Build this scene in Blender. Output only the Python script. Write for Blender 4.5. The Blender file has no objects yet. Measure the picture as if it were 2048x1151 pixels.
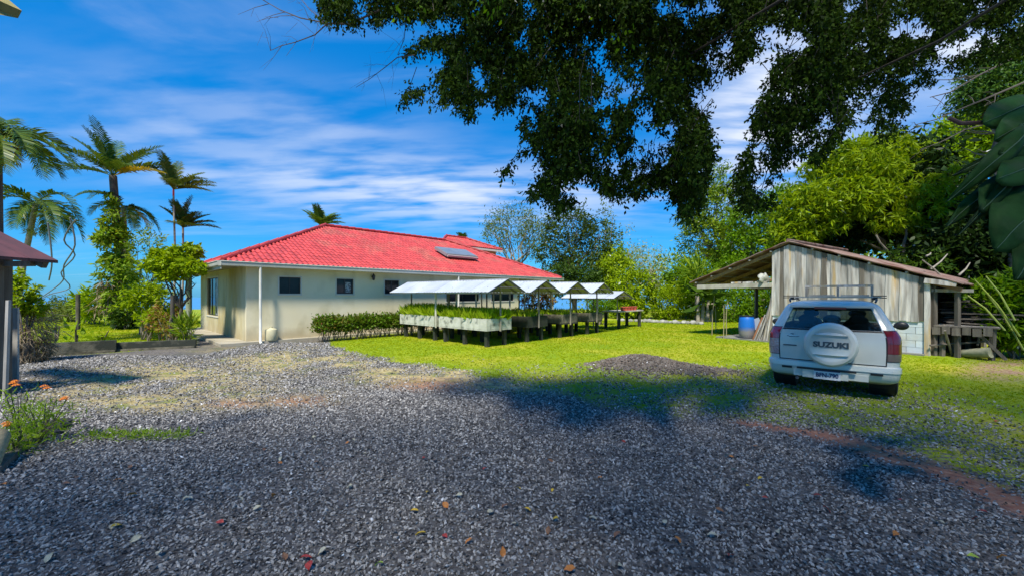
import bpy, math, random
import numpy as np
from mathutils import Vector, Matrix
random.seed(7); rng = np.random.default_rng(7)
R = math.radians
S = bpy.context.scene
COL = S.collection

# ------------------------------------------------------------------ camera, world, sun, exposure
EYE, FOC, HY = 1.72, 800.0, 590.0
cd = bpy.data.cameras.new('camera'); cam = bpy.data.objects.new('camera', cd); COL.objects.link(cam)
cam.location = (0, 0, EYE); cam.rotation_euler = (R(90), 0, 0)
cd.sensor_width = 36; cd.lens = FOC/2048*36; cd.shift_y = 0.0071; cd.clip_start = 0.05; cd.clip_end = 9000
S.camera = cam
SUN_AZ, SUN_EL = 193.0, 57.0           # azimuth to the right of the view direction (+Y)
sd = Vector((math.sin(R(SUN_AZ))*math.cos(R(SUN_EL)), math.cos(R(SUN_AZ))*math.cos(R(SUN_EL)), math.sin(R(SUN_EL))))
sl = bpy.data.lights.new('sun', 'SUN'); sl.energy = 3.9; sl.angle = R(6); sl.color = (1, .94, .82)
so = bpy.data.objects.new('sun', sl); COL.objects.link(so); so.rotation_euler = sd.to_track_quat('Z', 'Y').to_euler(); so.location = (-6, -20, 30)
W = bpy.data.worlds.new('World'); S.world = W; W.use_nodes = True
S.view_settings.view_transform = 'Standard'; S.view_settings.look = 'None'; S.view_settings.exposure = 0.82
S.view_settings.gamma = 1; S.view_settings.use_curve_mapping = False
def world():
    nt = W.node_tree; N = nt.nodes; L = nt.links; N.clear()
    def n(t, **k):
        x = N.new(t)
        for a, v in k.items(): setattr(x, a, v)
        return x
    def mth(op, a, b=None, c=None):
        x = n('ShaderNodeMath', operation=op)
        for i, v in enumerate((a, b, c)):
            if v is None: continue
            if isinstance(v, (int, float)): x.inputs[i].default_value = v
            else: L.new(v, x.inputs[i])
        return x.outputs[0]
    out = n('ShaderNodeOutputWorld'); bg = n('ShaderNodeBackground'); bg.inputs[1].default_value = 0.15
    sky = n('ShaderNodeTexSky', sky_type='NISHITA', sun_disc=False, sun_elevation=R(SUN_EL), sun_rotation=R(SUN_AZ), altitude=300, air_density=1.0, dust_density=.6, ozone_density=2.5)
    hs = n('ShaderNodeHueSaturation'); hs.inputs['Saturation'].default_value = 1.45; hs.inputs['Hue'].default_value = .486; hs.inputs['Value'].default_value = 1.0
    L.new(sky.outputs[0], hs.inputs['Color'])
    tint = n('ShaderNodeMix', data_type='RGBA', blend_type='MULTIPLY'); tint.inputs[0].default_value = 1; tint.inputs[7].default_value = (.25, .66, .9, 1)
    L.new(hs.outputs[0], tint.inputs[6])
    az_ = n('ShaderNodeMix', data_type='RGBA'); az_.inputs[0].default_value = .6; L.new(tint.outputs[2], az_.inputs[6]); az_.inputs[7].default_value = (.01, .88, 2.72, 1)
    geo = n('ShaderNodeTexCoord'); sep = n('ShaderNodeSeparateXYZ'); L.new(geo.outputs['Generated'], sep.inputs[0])
    x, y, z = sep.outputs
    zz = mth('ADD', mth('MAXIMUM', z, 0.0), .10)
    px = mth('DIVIDE', x, zz); py = mth('DIVIDE', y, zz)
    cmb = n('ShaderNodeCombineXYZ'); L.new(mth('MULTIPLY', mth('ADD', px, mth('MULTIPLY', py, .25)), .42), cmb.inputs[0]); L.new(mth('MULTIPLY', py, 1.15), cmb.inputs[1])
    ns = n('ShaderNodeTexNoise'); ns.inputs['Scale'].default_value = 1.5; ns.inputs['Detail'].default_value = 9; ns.inputs['Roughness'].default_value = .55; ns.inputs['Distortion'].default_value = .7
    L.new(cmb.outputs[0], ns.inputs['Vector'])
    wisp = n('ShaderNodeMapRange', interpolation_type='SMOOTHSTEP'); wisp.inputs[1].default_value = .48; wisp.inputs[2].default_value = .78; L.new(ns.outputs[0], wisp.inputs[0])
    # denser cirrus bank low over the house, wisps elsewhere
    az = mth('ARCTAN2', x, y); el = mth('ARCSINE', z)
    def bump(v, c, w): return mth('POWER', 2.718, mth('MULTIPLY', mth('POWER', mth('DIVIDE', mth('SUBTRACT', v, c), w), 2.0), -1.0))
    bank = mth('MULTIPLY', bump(el, R(14.0), R(3.9)), bump(az, R(-8), R(30)))
    bank2 = mth('MULTIPLY', bump(el, R(21), R(4)), bump(az, R(-28), R(18)))
    glow = mth('MULTIPLY', bump(el, R(22), R(10)), bump(az, R(33), R(8)))
    glow2 = mth('MULTIPLY', bump(el, R(24), R(5)), bump(az, R(50), R(6)))
    ns2 = n('ShaderNodeTexNoise'); ns2.inputs['Scale'].default_value = 4.2; ns2.inputs['Detail'].default_value = 6; L.new(cmb.outputs[0], ns2.inputs['Vector'])
    soft = n('ShaderNodeMapRange', interpolation_type='SMOOTHSTEP'); soft.inputs[1].default_value = .3; soft.inputs[2].default_value = .66; L.new(ns2.outputs[0], soft.inputs[0])
    c = mth('ADD', mth('MULTIPLY', wisp.outputs[0], .24), mth('MULTIPLY', mth('MULTIPLY', bank, soft.outputs[0]), .85))
    c = mth('ADD', c, mth('MULTIPLY', mth('MULTIPLY', bank2, soft.outputs[0]), .3))
    gl = mth('MULTIPLY', mth('ADD', glow, glow2), mth('ADD', mth('MULTIPLY', soft.outputs[0], 1.1), .1))
    c = mth('ADD', c, gl)
    c = mth('MINIMUM', c, .93)
    cl = n('ShaderNodeMix', data_type='RGBA'); L.new(c, cl.inputs[0]); L.new(az_.outputs[2], cl.inputs[6]); cl.inputs[7].default_value = (3.2, 3.5, 4.1, 1)
    L.new(cl.outputs[2], bg.inputs[0]); L.new(bg.outputs[0], out.inputs[0])
world()

# ------------------------------------------------------------------ helpers
def P(x, y, Y): return Vector(((x-1024)/FOC*Y, Y, EYE-(y-HY)/FOC*Y))
def G(x, y):
    Y = EYE*FOC/(y-HY); return Vector(((x-1024)/FOC*Y, Y, 0))
def tag(o, label=None, cat=None, group=None, kind=None):
    if label: o['label'] = label
    if cat: o['category'] = cat
    if group: o['group'] = group
    if kind: o['kind'] = kind
    return o
def E(name, loc, label=None, cat=None, group=None, rz=0):
    o = bpy.data.objects.new(name, None); COL.objects.link(o); o.location = loc; o.rotation_euler = (0, 0, rz)
    o.empty_display_size = .2
    return tag(o, label, cat, group)
def link(name, me, mat, parent=None, world=True):
    o = bpy.data.objects.new(name, me); COL.objects.link(o)
    if mat is not None and not me.materials: me.materials.append(mat)
    if parent is not None:
        o.parent = parent
        if world and parent.type == 'EMPTY':
            o.matrix_parent_inverse = (Matrix.Translation(parent.location) @ parent.rotation_euler.to_matrix().to_4x4()).inverted()
    return o
class MB:
    def __init__(s): s.v = []; s.f = []
    def add(s, vs, fs):
        k = len(s.v); s.v += [tuple(v) for v in vs]; s.f += [tuple(i+k for i in f) for f in fs]; return s
    def box(s, c, sz, m=None):
        x, y, z = sz[0]/2, sz[1]/2, sz[2]/2
        vs = [Vector((i*x, j*y, k*z)) for i in (-1, 1) for j in (-1, 1) for k in (-1, 1)]
        if m is not None: vs = [m @ v for v in vs]
        c = Vector(c)
        return s.add([v+c for v in vs], [(0, 1, 3, 2), (4, 6, 7, 5), (0, 4, 5, 1), (2, 3, 7, 6), (0, 2, 6, 4), (1, 5, 7, 3)])
    def obox(s, o, ex, ey, ez):           # box from a corner and three edge vectors
        o = Vector(o); vs = [o+ex*i+ey*j+ez*k for i in (0, 1) for j in (0, 1) for k in (0, 1)]
        return s.add(vs, [(0, 1, 3, 2), (4, 6, 7, 5), (0, 4, 5, 1), (2, 3, 7, 6), (0, 2, 6, 4), (1, 5, 7, 3)])
    def bar(s, p, q, w, h, up=Vector((0, 0, 1))):
        p = Vector(p); q = Vector(q); d = (q-p).normalized()
        if abs(d.dot(up)) > .98: up = Vector((0, 1, 0))
        sx = d.cross(up).normalized(); uz = sx.cross(d)
        return s.obox(p-sx*w/2-uz*h/2, q-p, sx*w, uz*h)
    def tube(s, pts, rad, n=8, cap=True):
        pts = [Vector(p) for p in pts]
        if not hasattr(rad, '__len__'): rad = [rad]*len(pts)
        vs = []; up = Vector((0, 0, 1)); prev = None
        for i, p in enumerate(pts):
            d = (pts[min(i+1, len(pts)-1)]-pts[max(i-1, 0)]).normalized()
            if prev is None: prev = d.orthogonal()
            a = (prev - d*prev.dot(d)).normalized(); prev = a; b2 = d.cross(a)
            vs += [p+(a*math.cos(2*math.pi*j/n)+b2*math.sin(2*math.pi*j/n))*rad[i] for j in range(n)]
        fs = [(i*n+j, i*n+(j+1) % n, (i+1)*n+(j+1) % n, (i+1)*n+j) for i in range(len(pts)-1) for j in range(n)]
        if cap: fs += [tuple(range(n))[::-1], tuple(range((len(pts)-1)*n, len(pts)*n))]
        return s.add(vs, fs)
    def lathe(s, c, prof, n=24, ax=Vector((0, 0, 1)), closed=False):
        c = Vector(c); ax = ax.normalized(); a = ax.orthogonal().normalized(); b2 = ax.cross(a); m = len(prof)
        vs = [c+ax*h+(a*math.cos(2*math.pi*j/n)+b2*math.sin(2*math.pi*j/n))*r for r, h in prof for j in range(n)]
        fs = [(i*n+j, i*n+(j+1) % n, (i+1)*n+(j+1) % n, (i+1)*n+j) for i in range(m-1) for j in range(n)]
        if prof[0][0] > 1e-4 and not closed: fs.append(tuple(range(n))[::-1])
        if prof[-1][0] > 1e-4 and not closed: fs.append(tuple(range((m-1)*n, m*n)))
        return s.add(vs, fs)
    def me(s, name, smooth=False, sharp=None):
        me = bpy.data.meshes.new(name); me.from_pydata(s.v, [], s.f)
        if smooth:
            me.polygons.foreach_set('use_smooth', [True]*len(me.polygons)); me.set_sharp_from_angle(angle=R(sharp or 40))
        me.update(); return me
    def build(s, name, mat, parent=None, world=True, smooth=False, sharp=None):
        return link(name, s.me(name, smooth, sharp), mat, parent, world)
def quadmesh(name, V, mat, parent=None, world=True, k=4):
    n = len(V)//k; me = bpy.data.meshes.new(name)
    me.vertices.add(n*k); me.vertices.foreach_set('co', np.ascontiguousarray(V, dtype=np.float32).ravel())
    me.loops.add(n*k); me.loops.foreach_set('vertex_index', np.arange(n*k, dtype=np.int32))
    me.polygons.add(n); me.polygons.foreach_set('loop_start', np.arange(0, n*k, k, dtype=np.int32)); me.polygons.foreach_set('loop_total', np.full(n, k, dtype=np.int32))
    me.update(calc_edges=True); me.validate(verbose=False)
    return link(name, me, mat, parent, world)
def unit(a): return a/np.maximum(np.linalg.norm(a, axis=1, keepdims=True), 1e-9)
def leafV(c, d, L, wr=.4, fold=.12):
    n = len(c); d = unit(d); r = rng.normal(size=(n, 3)); r[:, 2] += .8
    side = unit(np.cross(d, r)); nn = np.cross(side, d); L = np.broadcast_to(np.asarray(L, float).reshape(-1, 1), (n, 1)) if np.ndim(L) else np.full((n, 1), L)
    V = np.empty((n, 4, 3)); V[:, 0] = c; V[:, 1] = c+d*L*.45+side*L*wr/2-nn*L*fold; V[:, 2] = c+d*L; V[:, 3] = c+d*L*.45-side*L*wr/2-nn*L*fold
    return V.reshape(-1, 3)
# ------------------------------------------------------------------ materials
MATS = {}
def M(name, col, col2=None, rough=.7, scale=4, bump=0, bscale=40, metal=0, rnd=0, isl=0, stretch=(1, 1, 1), spec=.5, detail=5, contrast=(.35, .65), trans=0, col3=None, scale3=1.2, con3=(.5, .65), alpha=1, splash=0):
    if name in MATS: return MATS[name]
    m = bpy.data.materials.new(name); MATS[name] = m; m.use_nodes = True; nt = m.node_tree; N = nt.nodes; L = nt.links
    b = N['Principled BSDF']; b.inputs['Roughness'].default_value = rough; b.inputs['Metallic'].default_value = metal; b.inputs['Specular IOR Level'].default_value = spec
    b.inputs['Base Color'].default_value = (*col, 1); src = None
    tc = N.new('ShaderNodeTexCoord'); mp = N.new('ShaderNodeMapping'); mp.inputs['Scale'].default_value = stretch; L.new(tc.outputs['Object'], mp.inputs[0])
    def mix(fac, a, bb, blend='MIX'):
        x = N.new('ShaderNodeMix'); x.data_type = 'RGBA'; x.blend_type = blend
        for i, v in ((0, fac), (6, a), (7, bb)):
            if isinstance(v, (int, float)): x.inputs[i].default_value = v
            elif isinstance(v, tuple): x.inputs[i].default_value = (*v, 1)
            else: L.new(v, x.inputs[i])
        return x.outputs[2]
    def noise(sc, con):
        t = N.new('ShaderNodeTexNoise'); t.inputs['Scale'].default_value = sc; t.inputs['Detail'].default_value = detail; L.new(mp.outputs[0], t.inputs['Vector'])
        r = N.new('ShaderNodeMapRange'); r.inputs[1].default_value = con[0]; r.inputs[2].default_value = con[1]; L.new(t.outputs[0], r.inputs[0]); return r.outputs[0]
    src = col
    if col2 is not None: src = mix(noise(scale, contrast), col, col2)
    if col3 is not None: src = mix(noise(scale3, con3), src, col3)
    if splash:
        sz = N.new('ShaderNodeSeparateXYZ'); L.new(tc.outputs['Object'], sz.inputs[0]); tn = N.new('ShaderNodeTexNoise'); tn.inputs['Scale'].default_value = 2.5; tn.inputs['Detail'].default_value = 8; L.new(tc.outputs['Object'], tn.inputs[0])
        ma = N.new('ShaderNodeMath'); ma.operation = 'MULTIPLY_ADD'; L.new(tn.outputs[0], ma.inputs[0]); ma.inputs[1].default_value = -.9; L.new(sz.outputs[2], ma.inputs[2])
        mr = N.new('ShaderNodeMapRange'); mr.inputs[1].default_value = .15; mr.inputs[2].default_value = -.35; mr.inputs[4].default_value = splash; L.new(ma.outputs[0], mr.inputs[0]); src = mix(mr.outputs[0], src, (.30, .22, .12))
    if rnd or isl:
        if isl: g = N.new('ShaderNodeNewGeometry').outputs['Random Per Island']
        else: g = N.new('ShaderNodeObjectInfo').outputs['Random']
        a = isl or rnd; r = N.new('ShaderNodeMapRange'); r.inputs[3].default_value = 1-a; r.inputs[4].default_value = 1+a; L.new(g, r.inputs[0])
        cb = N.new('ShaderNodeCombineColor'); [L.new(r.outputs[0], cb.inputs[i]) for i in range(3)]
        src = mix(1.0, src, cb.outputs[0], 'MULTIPLY')
    if not isinstance(src, tuple): L.new(src, b.inputs['Base Color'])
    if bump:
        t = N.new('ShaderNodeTexNoise'); t.inputs['Scale'].default_value = bscale; t.inputs['Detail'].default_value = 6; L.new(mp.outputs[0], t.inputs['Vector'])
        bp = N.new('ShaderNodeBump'); bp.inputs['Strength'].default_value = min(1, bump*2); bp.inputs['Distance'].default_value = .02*max(bump, .2); L.new(t.outputs[0], bp.inputs['Height']); L.new(bp.outputs[0], b.inputs['Normal'])
    if trans: b.inputs['Transmission Weight'].default_value = trans
    if alpha < 1: b.inputs['Alpha'].default_value = alpha
    return m
def LM(name, cols, tr=.4, rough=.45, tint=(1.35, 1.25, .45), spec=.12):
    if name in MATS: return MATS[name]
    m = bpy.data.materials.new(name); MATS[name] = m; m.use_nodes = True; nt = m.node_tree; N = nt.nodes; L = nt.links
    b = N['Principled BSDF']; b.inputs['Roughness'].default_value = rough; b.inputs['Specular IOR Level'].default_value = spec
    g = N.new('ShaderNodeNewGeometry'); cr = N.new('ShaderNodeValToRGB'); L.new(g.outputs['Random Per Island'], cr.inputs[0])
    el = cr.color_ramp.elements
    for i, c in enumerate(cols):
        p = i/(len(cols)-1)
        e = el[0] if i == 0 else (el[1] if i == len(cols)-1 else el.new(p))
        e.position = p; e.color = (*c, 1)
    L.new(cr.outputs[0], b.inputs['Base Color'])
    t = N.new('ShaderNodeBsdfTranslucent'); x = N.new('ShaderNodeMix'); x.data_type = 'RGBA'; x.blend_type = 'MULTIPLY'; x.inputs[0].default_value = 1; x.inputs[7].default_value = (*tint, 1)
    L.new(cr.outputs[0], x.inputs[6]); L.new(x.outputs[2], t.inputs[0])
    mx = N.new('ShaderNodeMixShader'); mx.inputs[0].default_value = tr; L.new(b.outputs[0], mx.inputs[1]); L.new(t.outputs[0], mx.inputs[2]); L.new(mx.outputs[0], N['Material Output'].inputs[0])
    return m

mWall = M('cream_render', (.74, .66, .43), (.78, .71, .50), rough=.85, scale=1.1, bump=.15, bscale=60, col3=(.40, .35, .18), scale3=1.3, con3=(.52, .85), stretch=(.7, .7, .45), splash=.55)
mWallTan = M('stained_tan_render', (.62, .57, .38), (.46, .38, .18), rough=.85, scale=1.4, bump=.15, bscale=60, col3=(.45, .42, .28), scale3=4, con3=(.5, .7), stretch=(1, 1, .4), splash=.45)
mSlab = M('concrete_slab', (.42, .38, .30), (.30, .27, .20), rough=.9, scale=2, bump=.2)
mTile = M('red_roof_tile', (.52, .062, .052), (.43, .045, .04), rough=.5, scale=3, bump=.05, rnd=.2, col3=(.40, .085, .06), scale3=.8)
mTileI = M('red_roof_tile_mass', (.52, .062, .052), (.43, .045, .04), rough=.5, scale=3, bump=.05, isl=.2, col3=(.40, .085, .06), scale3=.8)
mRidge = M('red_ridge_cap', (.42, .04, .035), (.30, .025, .025), rough=.55, scale=2, rnd=.15)
mGut = M('cream_gutter', (.50, .50, .44), (.42, .42, .36), rough=.5, scale=2)
mSoff = M('soffit_board', (.30, .28, .22), (.24, .22, .17), rough=.8, scale=3)
mPipe = M('white_pvc', (.72, .72, .66), (.6, .58, .5), rough=.4, scale=3)
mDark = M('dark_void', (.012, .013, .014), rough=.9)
mGlassD = M('dark_window_glass', (.008, .012, .016), (.02, .026, .03), rough=.08, spec=.25, scale=1.5)
mFrameD = M('dark_window_frame', (.02, .022, .025), rough=.4)
mTrim = M('pale_window_trim', (.6, .58, .5), rough=.8)
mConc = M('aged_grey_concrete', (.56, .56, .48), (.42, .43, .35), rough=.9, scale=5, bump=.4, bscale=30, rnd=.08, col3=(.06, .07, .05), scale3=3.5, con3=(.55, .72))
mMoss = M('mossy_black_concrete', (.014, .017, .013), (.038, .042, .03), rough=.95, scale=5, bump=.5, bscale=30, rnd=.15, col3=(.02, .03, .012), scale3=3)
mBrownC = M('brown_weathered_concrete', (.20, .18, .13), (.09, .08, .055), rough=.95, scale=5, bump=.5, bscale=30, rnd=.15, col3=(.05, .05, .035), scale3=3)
mZinc = M('white_zinc_sheet', (.56, .58, .60), (.44, .47, .50), rough=.42, scale=1.2, metal=.15, bump=.05, bscale=8, rnd=.05)
mSteel = M('purple_grey_frame', (.16, .14, .15), (.10, .09, .09), rough=.6, scale=8)
mWood = M('grey_post_wood', (.30, .27, .22), (.18, .16, .13), rough=.85, scale=6, bump=.3, stretch=(1, 1, .2), rnd=.2)
mSoil = M('planter_soil', (.07, .05, .035), (.12, .09, .06), rough=1, scale=12, bump=.5)
mBoard = M('weathered_board', (.54, .52, .48), (.20, .185, .165), rough=.85, scale=2.2, bump=.35, bscale=22, rnd=.38, stretch=(5, 5, .55), col3=(.42, .30, .14), scale3=.9, con3=(.55, .68), contrast=(.3, .7))
mBoardD = M('dark_weathered_board', (.10, .085, .07), (.17, .15, .12), rough=.9, scale=3, bump=.35, rnd=.3, stretch=(5, 5, .4))
mBoardB = M('brown_roof_timber', (.22, .12, .06), (.10, .06, .03), rough=.85, scale=3, bump=.2, rnd=.2)
mRust = M('rusted_corrugated_sheet', (.16, .085, .065), (.26, .19, .155), rough=.75, scale=2.5, metal=.2, rnd=.2, bump=.15, col3=(.12, .05, .035), scale3=2)
mBlock = M('painted_block', (.48, .56, .62), (.58, .62, .62), rough=.8, scale=3, rnd=.12, bump=.3, col3=(.40, .38, .32), scale3=1.5, con3=(.55, .75))
mMort = M('pale_mortar', (.42, .44, .42), rough=.95, bump=.3)
# ------------------------------------------------------------------ ground
def interp(x, pts): return np.interp(x, [p[0] for p in pts], [p[1] for p in pts])
LAWN = [(660, 690), (700, 702), (760, 716), (900, 738), (1000, 755), (1100, 778), (1200, 799), (1300, 814), (1440, 830), (1600, 850), (1750, 882), (1900, 922), (2048, 976), (2600, 1180), (4000, 1700)]
LEFT = [(-3000, 860), (-400, 735), (85, 711), (232, 703), (390, 690), (392, 655), (660, 640), (661, 640)]
def vnoise(X, Y, s, seed=0):
    X = np.asarray(X, float)*s+seed*17.3; Y = np.asarray(Y, float)*s+seed*9.1
    xi = np.floor(X).astype(np.int64); yi = np.floor(Y).astype(np.int64); fx = X-xi; fy = Y-yi; fx = fx*fx*(3-2*fx); fy = fy*fy*(3-2*fy)
    def h(a, b): 
        n = (a*374761393+b*668265263+seed*1274126177) & 0x7fffffff; n = ((n ^ (n >> 13))*1274126177) & 0x7fffffff; return ((n ^ (n >> 16)) & 0xffff)/65535.
    return (h(xi, yi)*(1-fx)+h(xi+1, yi)*fx)*(1-fy)+(h(xi, yi+1)*(1-fx)+h(xi+1, yi+1)*fx)*fy
def fbm(X, Y, s, seed=0): return (vnoise(X, Y, s, seed)+.5*vnoise(X, Y, s*2.1, seed+1)+.25*vnoise(X, Y, s*4.3, seed+2))/1.75
HC = G(1275, 738)
def gz(X, Y):
    X = np.asarray(X, float); Y = np.asarray(Y, float)
    z = .30*np.exp(-(((X-HC.x)/.95)**2+((Y-HC.y)/.75)**2))+.10*np.exp(-(((X-HC.x-1.1)/.8)**2+((Y-HC.y+.35)/.4)**2))
    z = z*(.8+.4*fbm(X, Y, 3, 5)) + .03*(fbm(X, Y, .5, 8)-.5)*(Y < 12.5)
    far = np.clip((np.hypot(X, Y)-46)/25, 0, 1.0); return z-4.5*far**1.5
def masks(X, Y):
    X = np.asarray(X, float); Y = np.maximum(np.asarray(Y, float), .05)
    x = 1024+FOC*X/Y; y = HY+EYE*FOC/Y; sc = 1/np.sqrt(Y)
    j = (fbm(X, Y, 1.4, 3)-.5)*26*np.clip(8/Y, .3, 3)
    yb = np.where(x > 660, interp(x, LAWN), interp(x, LEFT))
    d = (y+j-yb)/np.clip(6*8/Y, 2.5, 60)                     # >0 gravel
    hard = np.where(x < 655, (y-yb)/2., d)
    gravel = np.clip(hard*.5+.5, 0, 1)
    # stony transition on the lawn near the drive
    w = np.clip((x-900)/400, 0, 1)*np.clip(1-(yb-y)/(40+70*np.clip((x-1000)/500, 0, 1)*np.clip(12/Y, .4, 2)), 0, 1)*(gravel < .99)
    stony = np.clip(w, 0, 1)
    def el(cx, cy, rx, ry): return np.clip(1.35-np.sqrt(((x-cx)/rx)**2+((y-cy)/ry)**2), 0, 1)
    tan = np.maximum.reduce([el(300, 756, 260, 40), el(620, 722, 270, 34), el(840, 746, 230, 28), el(1040, 772, 190, 17), el(160, 790, 150, 26)*.7, el(300, 804, 180, 22)*.9, el(480, 790, 200, 30)*.6])*gravel*np.clip(fbm(X, Y, 1.1, 11)*2.6-.4, 0, 1)
    band = 10+.075*np.clip(x-1440, 0, 900)
    red = np.clip((x-1430)/60, 0, 1)*np.clip(1.3-np.abs((y+j*.3-yb-band*.55)/(band*.5)), 0, 1)
    red = np.maximum.reduce([red, el(600, 800, 70, 13)*.8*fbm(X, Y, 3, 2), el(860, 768, 90, 14)*.6, el(470, 806, 60, 10)*.5])*1.0
    path = el(2010, 738, 90, 26)*fbm(X, Y, 2, 21)*1.7*(x > 1900)
    heap = np.clip(1.5*np.exp(-(((X-HC.x)/.95)**2+((Y-HC.y)/.8)**2))+1.1*np.exp(-(((X-HC.x-1.2)/1.0)**2+((Y-HC.y+.35)/.45)**2))-.2+.5*(fbm(X, Y, 4, 9)-.5), 0, 1)
    return dict(gravel=gravel, stony=stony, tan=np.clip(tan, 0, 1), red=np.clip(red, 0, 1), path=np.clip(path, 0, 1), heap=heap)
def ground():
    xs = np.concatenate([np.array([-2500, -900, -350, -160, -90, -60, -45, -36]), np.arange(-30, -16, .5), np.arange(-16, 17, .11), np.arange(17, 32, .5), np.array([36, 45, 60, 90, 160, 350, 900, 2500])])
    ys = np.concatenate([np.array([-2500, -900, -300, -100, -40, -20, -10, -5, -2, -.5]), np.arange(.2, 15, .11), np.arange(15, 30, .25), np.arange(30, 75, 3), np.array([80, 100, 130, 180])])
    X, Y = np.meshgrid(xs, ys); nx, ny = len(xs), len(ys)
    V = np.stack([X, Y, gz(X, Y)], -1).reshape(-1, 3)
    i = np.arange(nx-1)[None, :]+nx*np.arange(ny-1)[:, None]
    F = np.stack([i, i+1, i+nx+1, i+nx], -1).reshape(-1, 4)
    me = bpy.data.meshes.new('ground'); me.vertices.add(len(V)); me.vertices.foreach_set('co', V.astype(np.float32).ravel())
    me.loops.add(F.size); me.loops.foreach_set('vertex_index', F.ravel().astype(np.int32)); me.polygons.add(len(F))
    me.polygons.foreach_set('loop_start', np.arange(0, F.size, 4, dtype=np.int32)); me.polygons.foreach_set('loop_total', np.full(len(F), 4, dtype=np.int32))
    me.update(calc_edges=True); me.polygons.foreach_set('use_smooth', [True]*len(F))
    mk = masks(V[:, 0], V[:, 1]); back = V[:, 1] < .2
    mk['gravel'] = np.where(back, 1.0, mk['gravel'])
    for k, v in mk.items():
        if k != 'gravel': v = np.where(back, 0, v)
        at = me.attributes.new(k, 'FLOAT', 'POINT'); at.data.foreach_set('value', v.astype(np.float32))
    m = bpy.data.materials.new('ground_mix'); m.use_nodes = True; nt = m.node_tree; N = nt.nodes; L = nt.links; b = N['Principled BSDF']
    b.inputs['Roughness'].default_value = .9; b.inputs['Specular IOR Level'].default_value = .25
    tc = N.new('ShaderNodeTexCoord')
    def attr(n): a = N.new('ShaderNodeAttribute'); a.attribute_name = n; return a.outputs['Fac']
    def noise(s, lo, hi, det=6):
        t = N.new('ShaderNodeTexNoise'); t.inputs['Scale'].default_value = s; t.inputs['Detail'].default_value = det; L.new(tc.outputs['Object'], t.inputs['Vector'])
        r = N.new('ShaderNodeMapRange'); r.inputs[1].default_value = lo; r.inputs[2].default_value = hi; L.new(t.outputs[0], r.inputs[0]); return r.outputs[0]
    def mix(f, a, c, bl='MIX'):
        x = N.new('ShaderNodeMix'); x.data_type = 'RGBA'; x.blend_type = bl
        for i, v in ((0, f), (6, a), (7, c)):
            if isinstance(v, (int, float)): x.inputs[i].default_value = v
            elif isinstance(v, tuple): x.inputs[i].default_value = (*v, 1)
            else: L.new(v, x.inputs[i])
        return x.outputs[2]
    def mul(a, c):
        x = N.new('ShaderNodeMath'); x.operation = 'MULTIPLY'
        for i, v in enumerate((a, c)):
            if isinstance(v, (int, float)): x.inputs[i].default_value = v
            else: L.new(v, x.inputs[i])
        return x.outputs[0]
    vo = N.new('ShaderNodeTexVoronoi'); vo.inputs['Scale'].default_value = 34; L.new(tc.outputs['Object'], vo.inputs['Vector'])
    vs = N.new('ShaderNodeSeparateColor'); L.new(vo.outputs['Color'], vs.inputs[0])
    st = mix(vs.outputs[0], (.018, .017, .018), (.16, .155, .155))
    st = mix(noise(.6, .4, .65), st, mix(vs.outputs[1], (.05, .045, .04), (.20, .18, .17)))
    sand = mix(noise(9, .35, .65), (.34, .26, .10), (.48, .40, .22)); sand = mix(noise(2.2, .5, .62), sand, (.20, .22, .045))
    redc = mix(noise(14, .3, .7), (.27, .09, .05), (.40, .21, .13))
    gr = mix(noise(1.1, .35, .65), (.20, .30, .004), (.34, .40, .006)); gr = mix(noise(60, .3, .7), gr, (.14, .22, .005)); gr = mix(noise(.35, .48, .66), gr, (.40, .36, .03))
    gr = mix(mul(attr('stony'), noise(22, .42, .55)), gr, st)
    c = mix(attr('gravel'), gr, st); c = mix(mul(attr('tan'), noise(5, .3, .5)), c, sand)
    c = mix(attr('heap'), c, mix(vs.outputs[0], (.13, .10, .08), (.34, .27, .22)))
    c = mix(attr('red'), c, redc); c = mix(attr('path'), c, mix(noise(18, .35, .65), (.16, .06, .035), (.38, .28, .17)))
    L.new(c, b.inputs['Base Color'])
    bp = N.new('ShaderNodeBump'); bp.inputs['Strength'].default_value = .7; bp.inputs['Distance'].default_value = .015; L.new(vo.outputs['Distance'], bp.inputs['Height']); L.new(bp.outputs[0], b.inputs['Normal'])
    o = link('ground', me, m); tag(o, kind='structure')
ground()
sea = MB().add([(-8000, 60, -40), (8000, 60, -40), (8000, 8000, -40), (-8000, 8000, -40)], [(0, 1, 2, 3)]).build('sea_water', M('sea_water_blue', (.05, .22, .42), (.08, .27, .48), rough=.35, scale=.01))
tag(sea, kind='structure')

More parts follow.
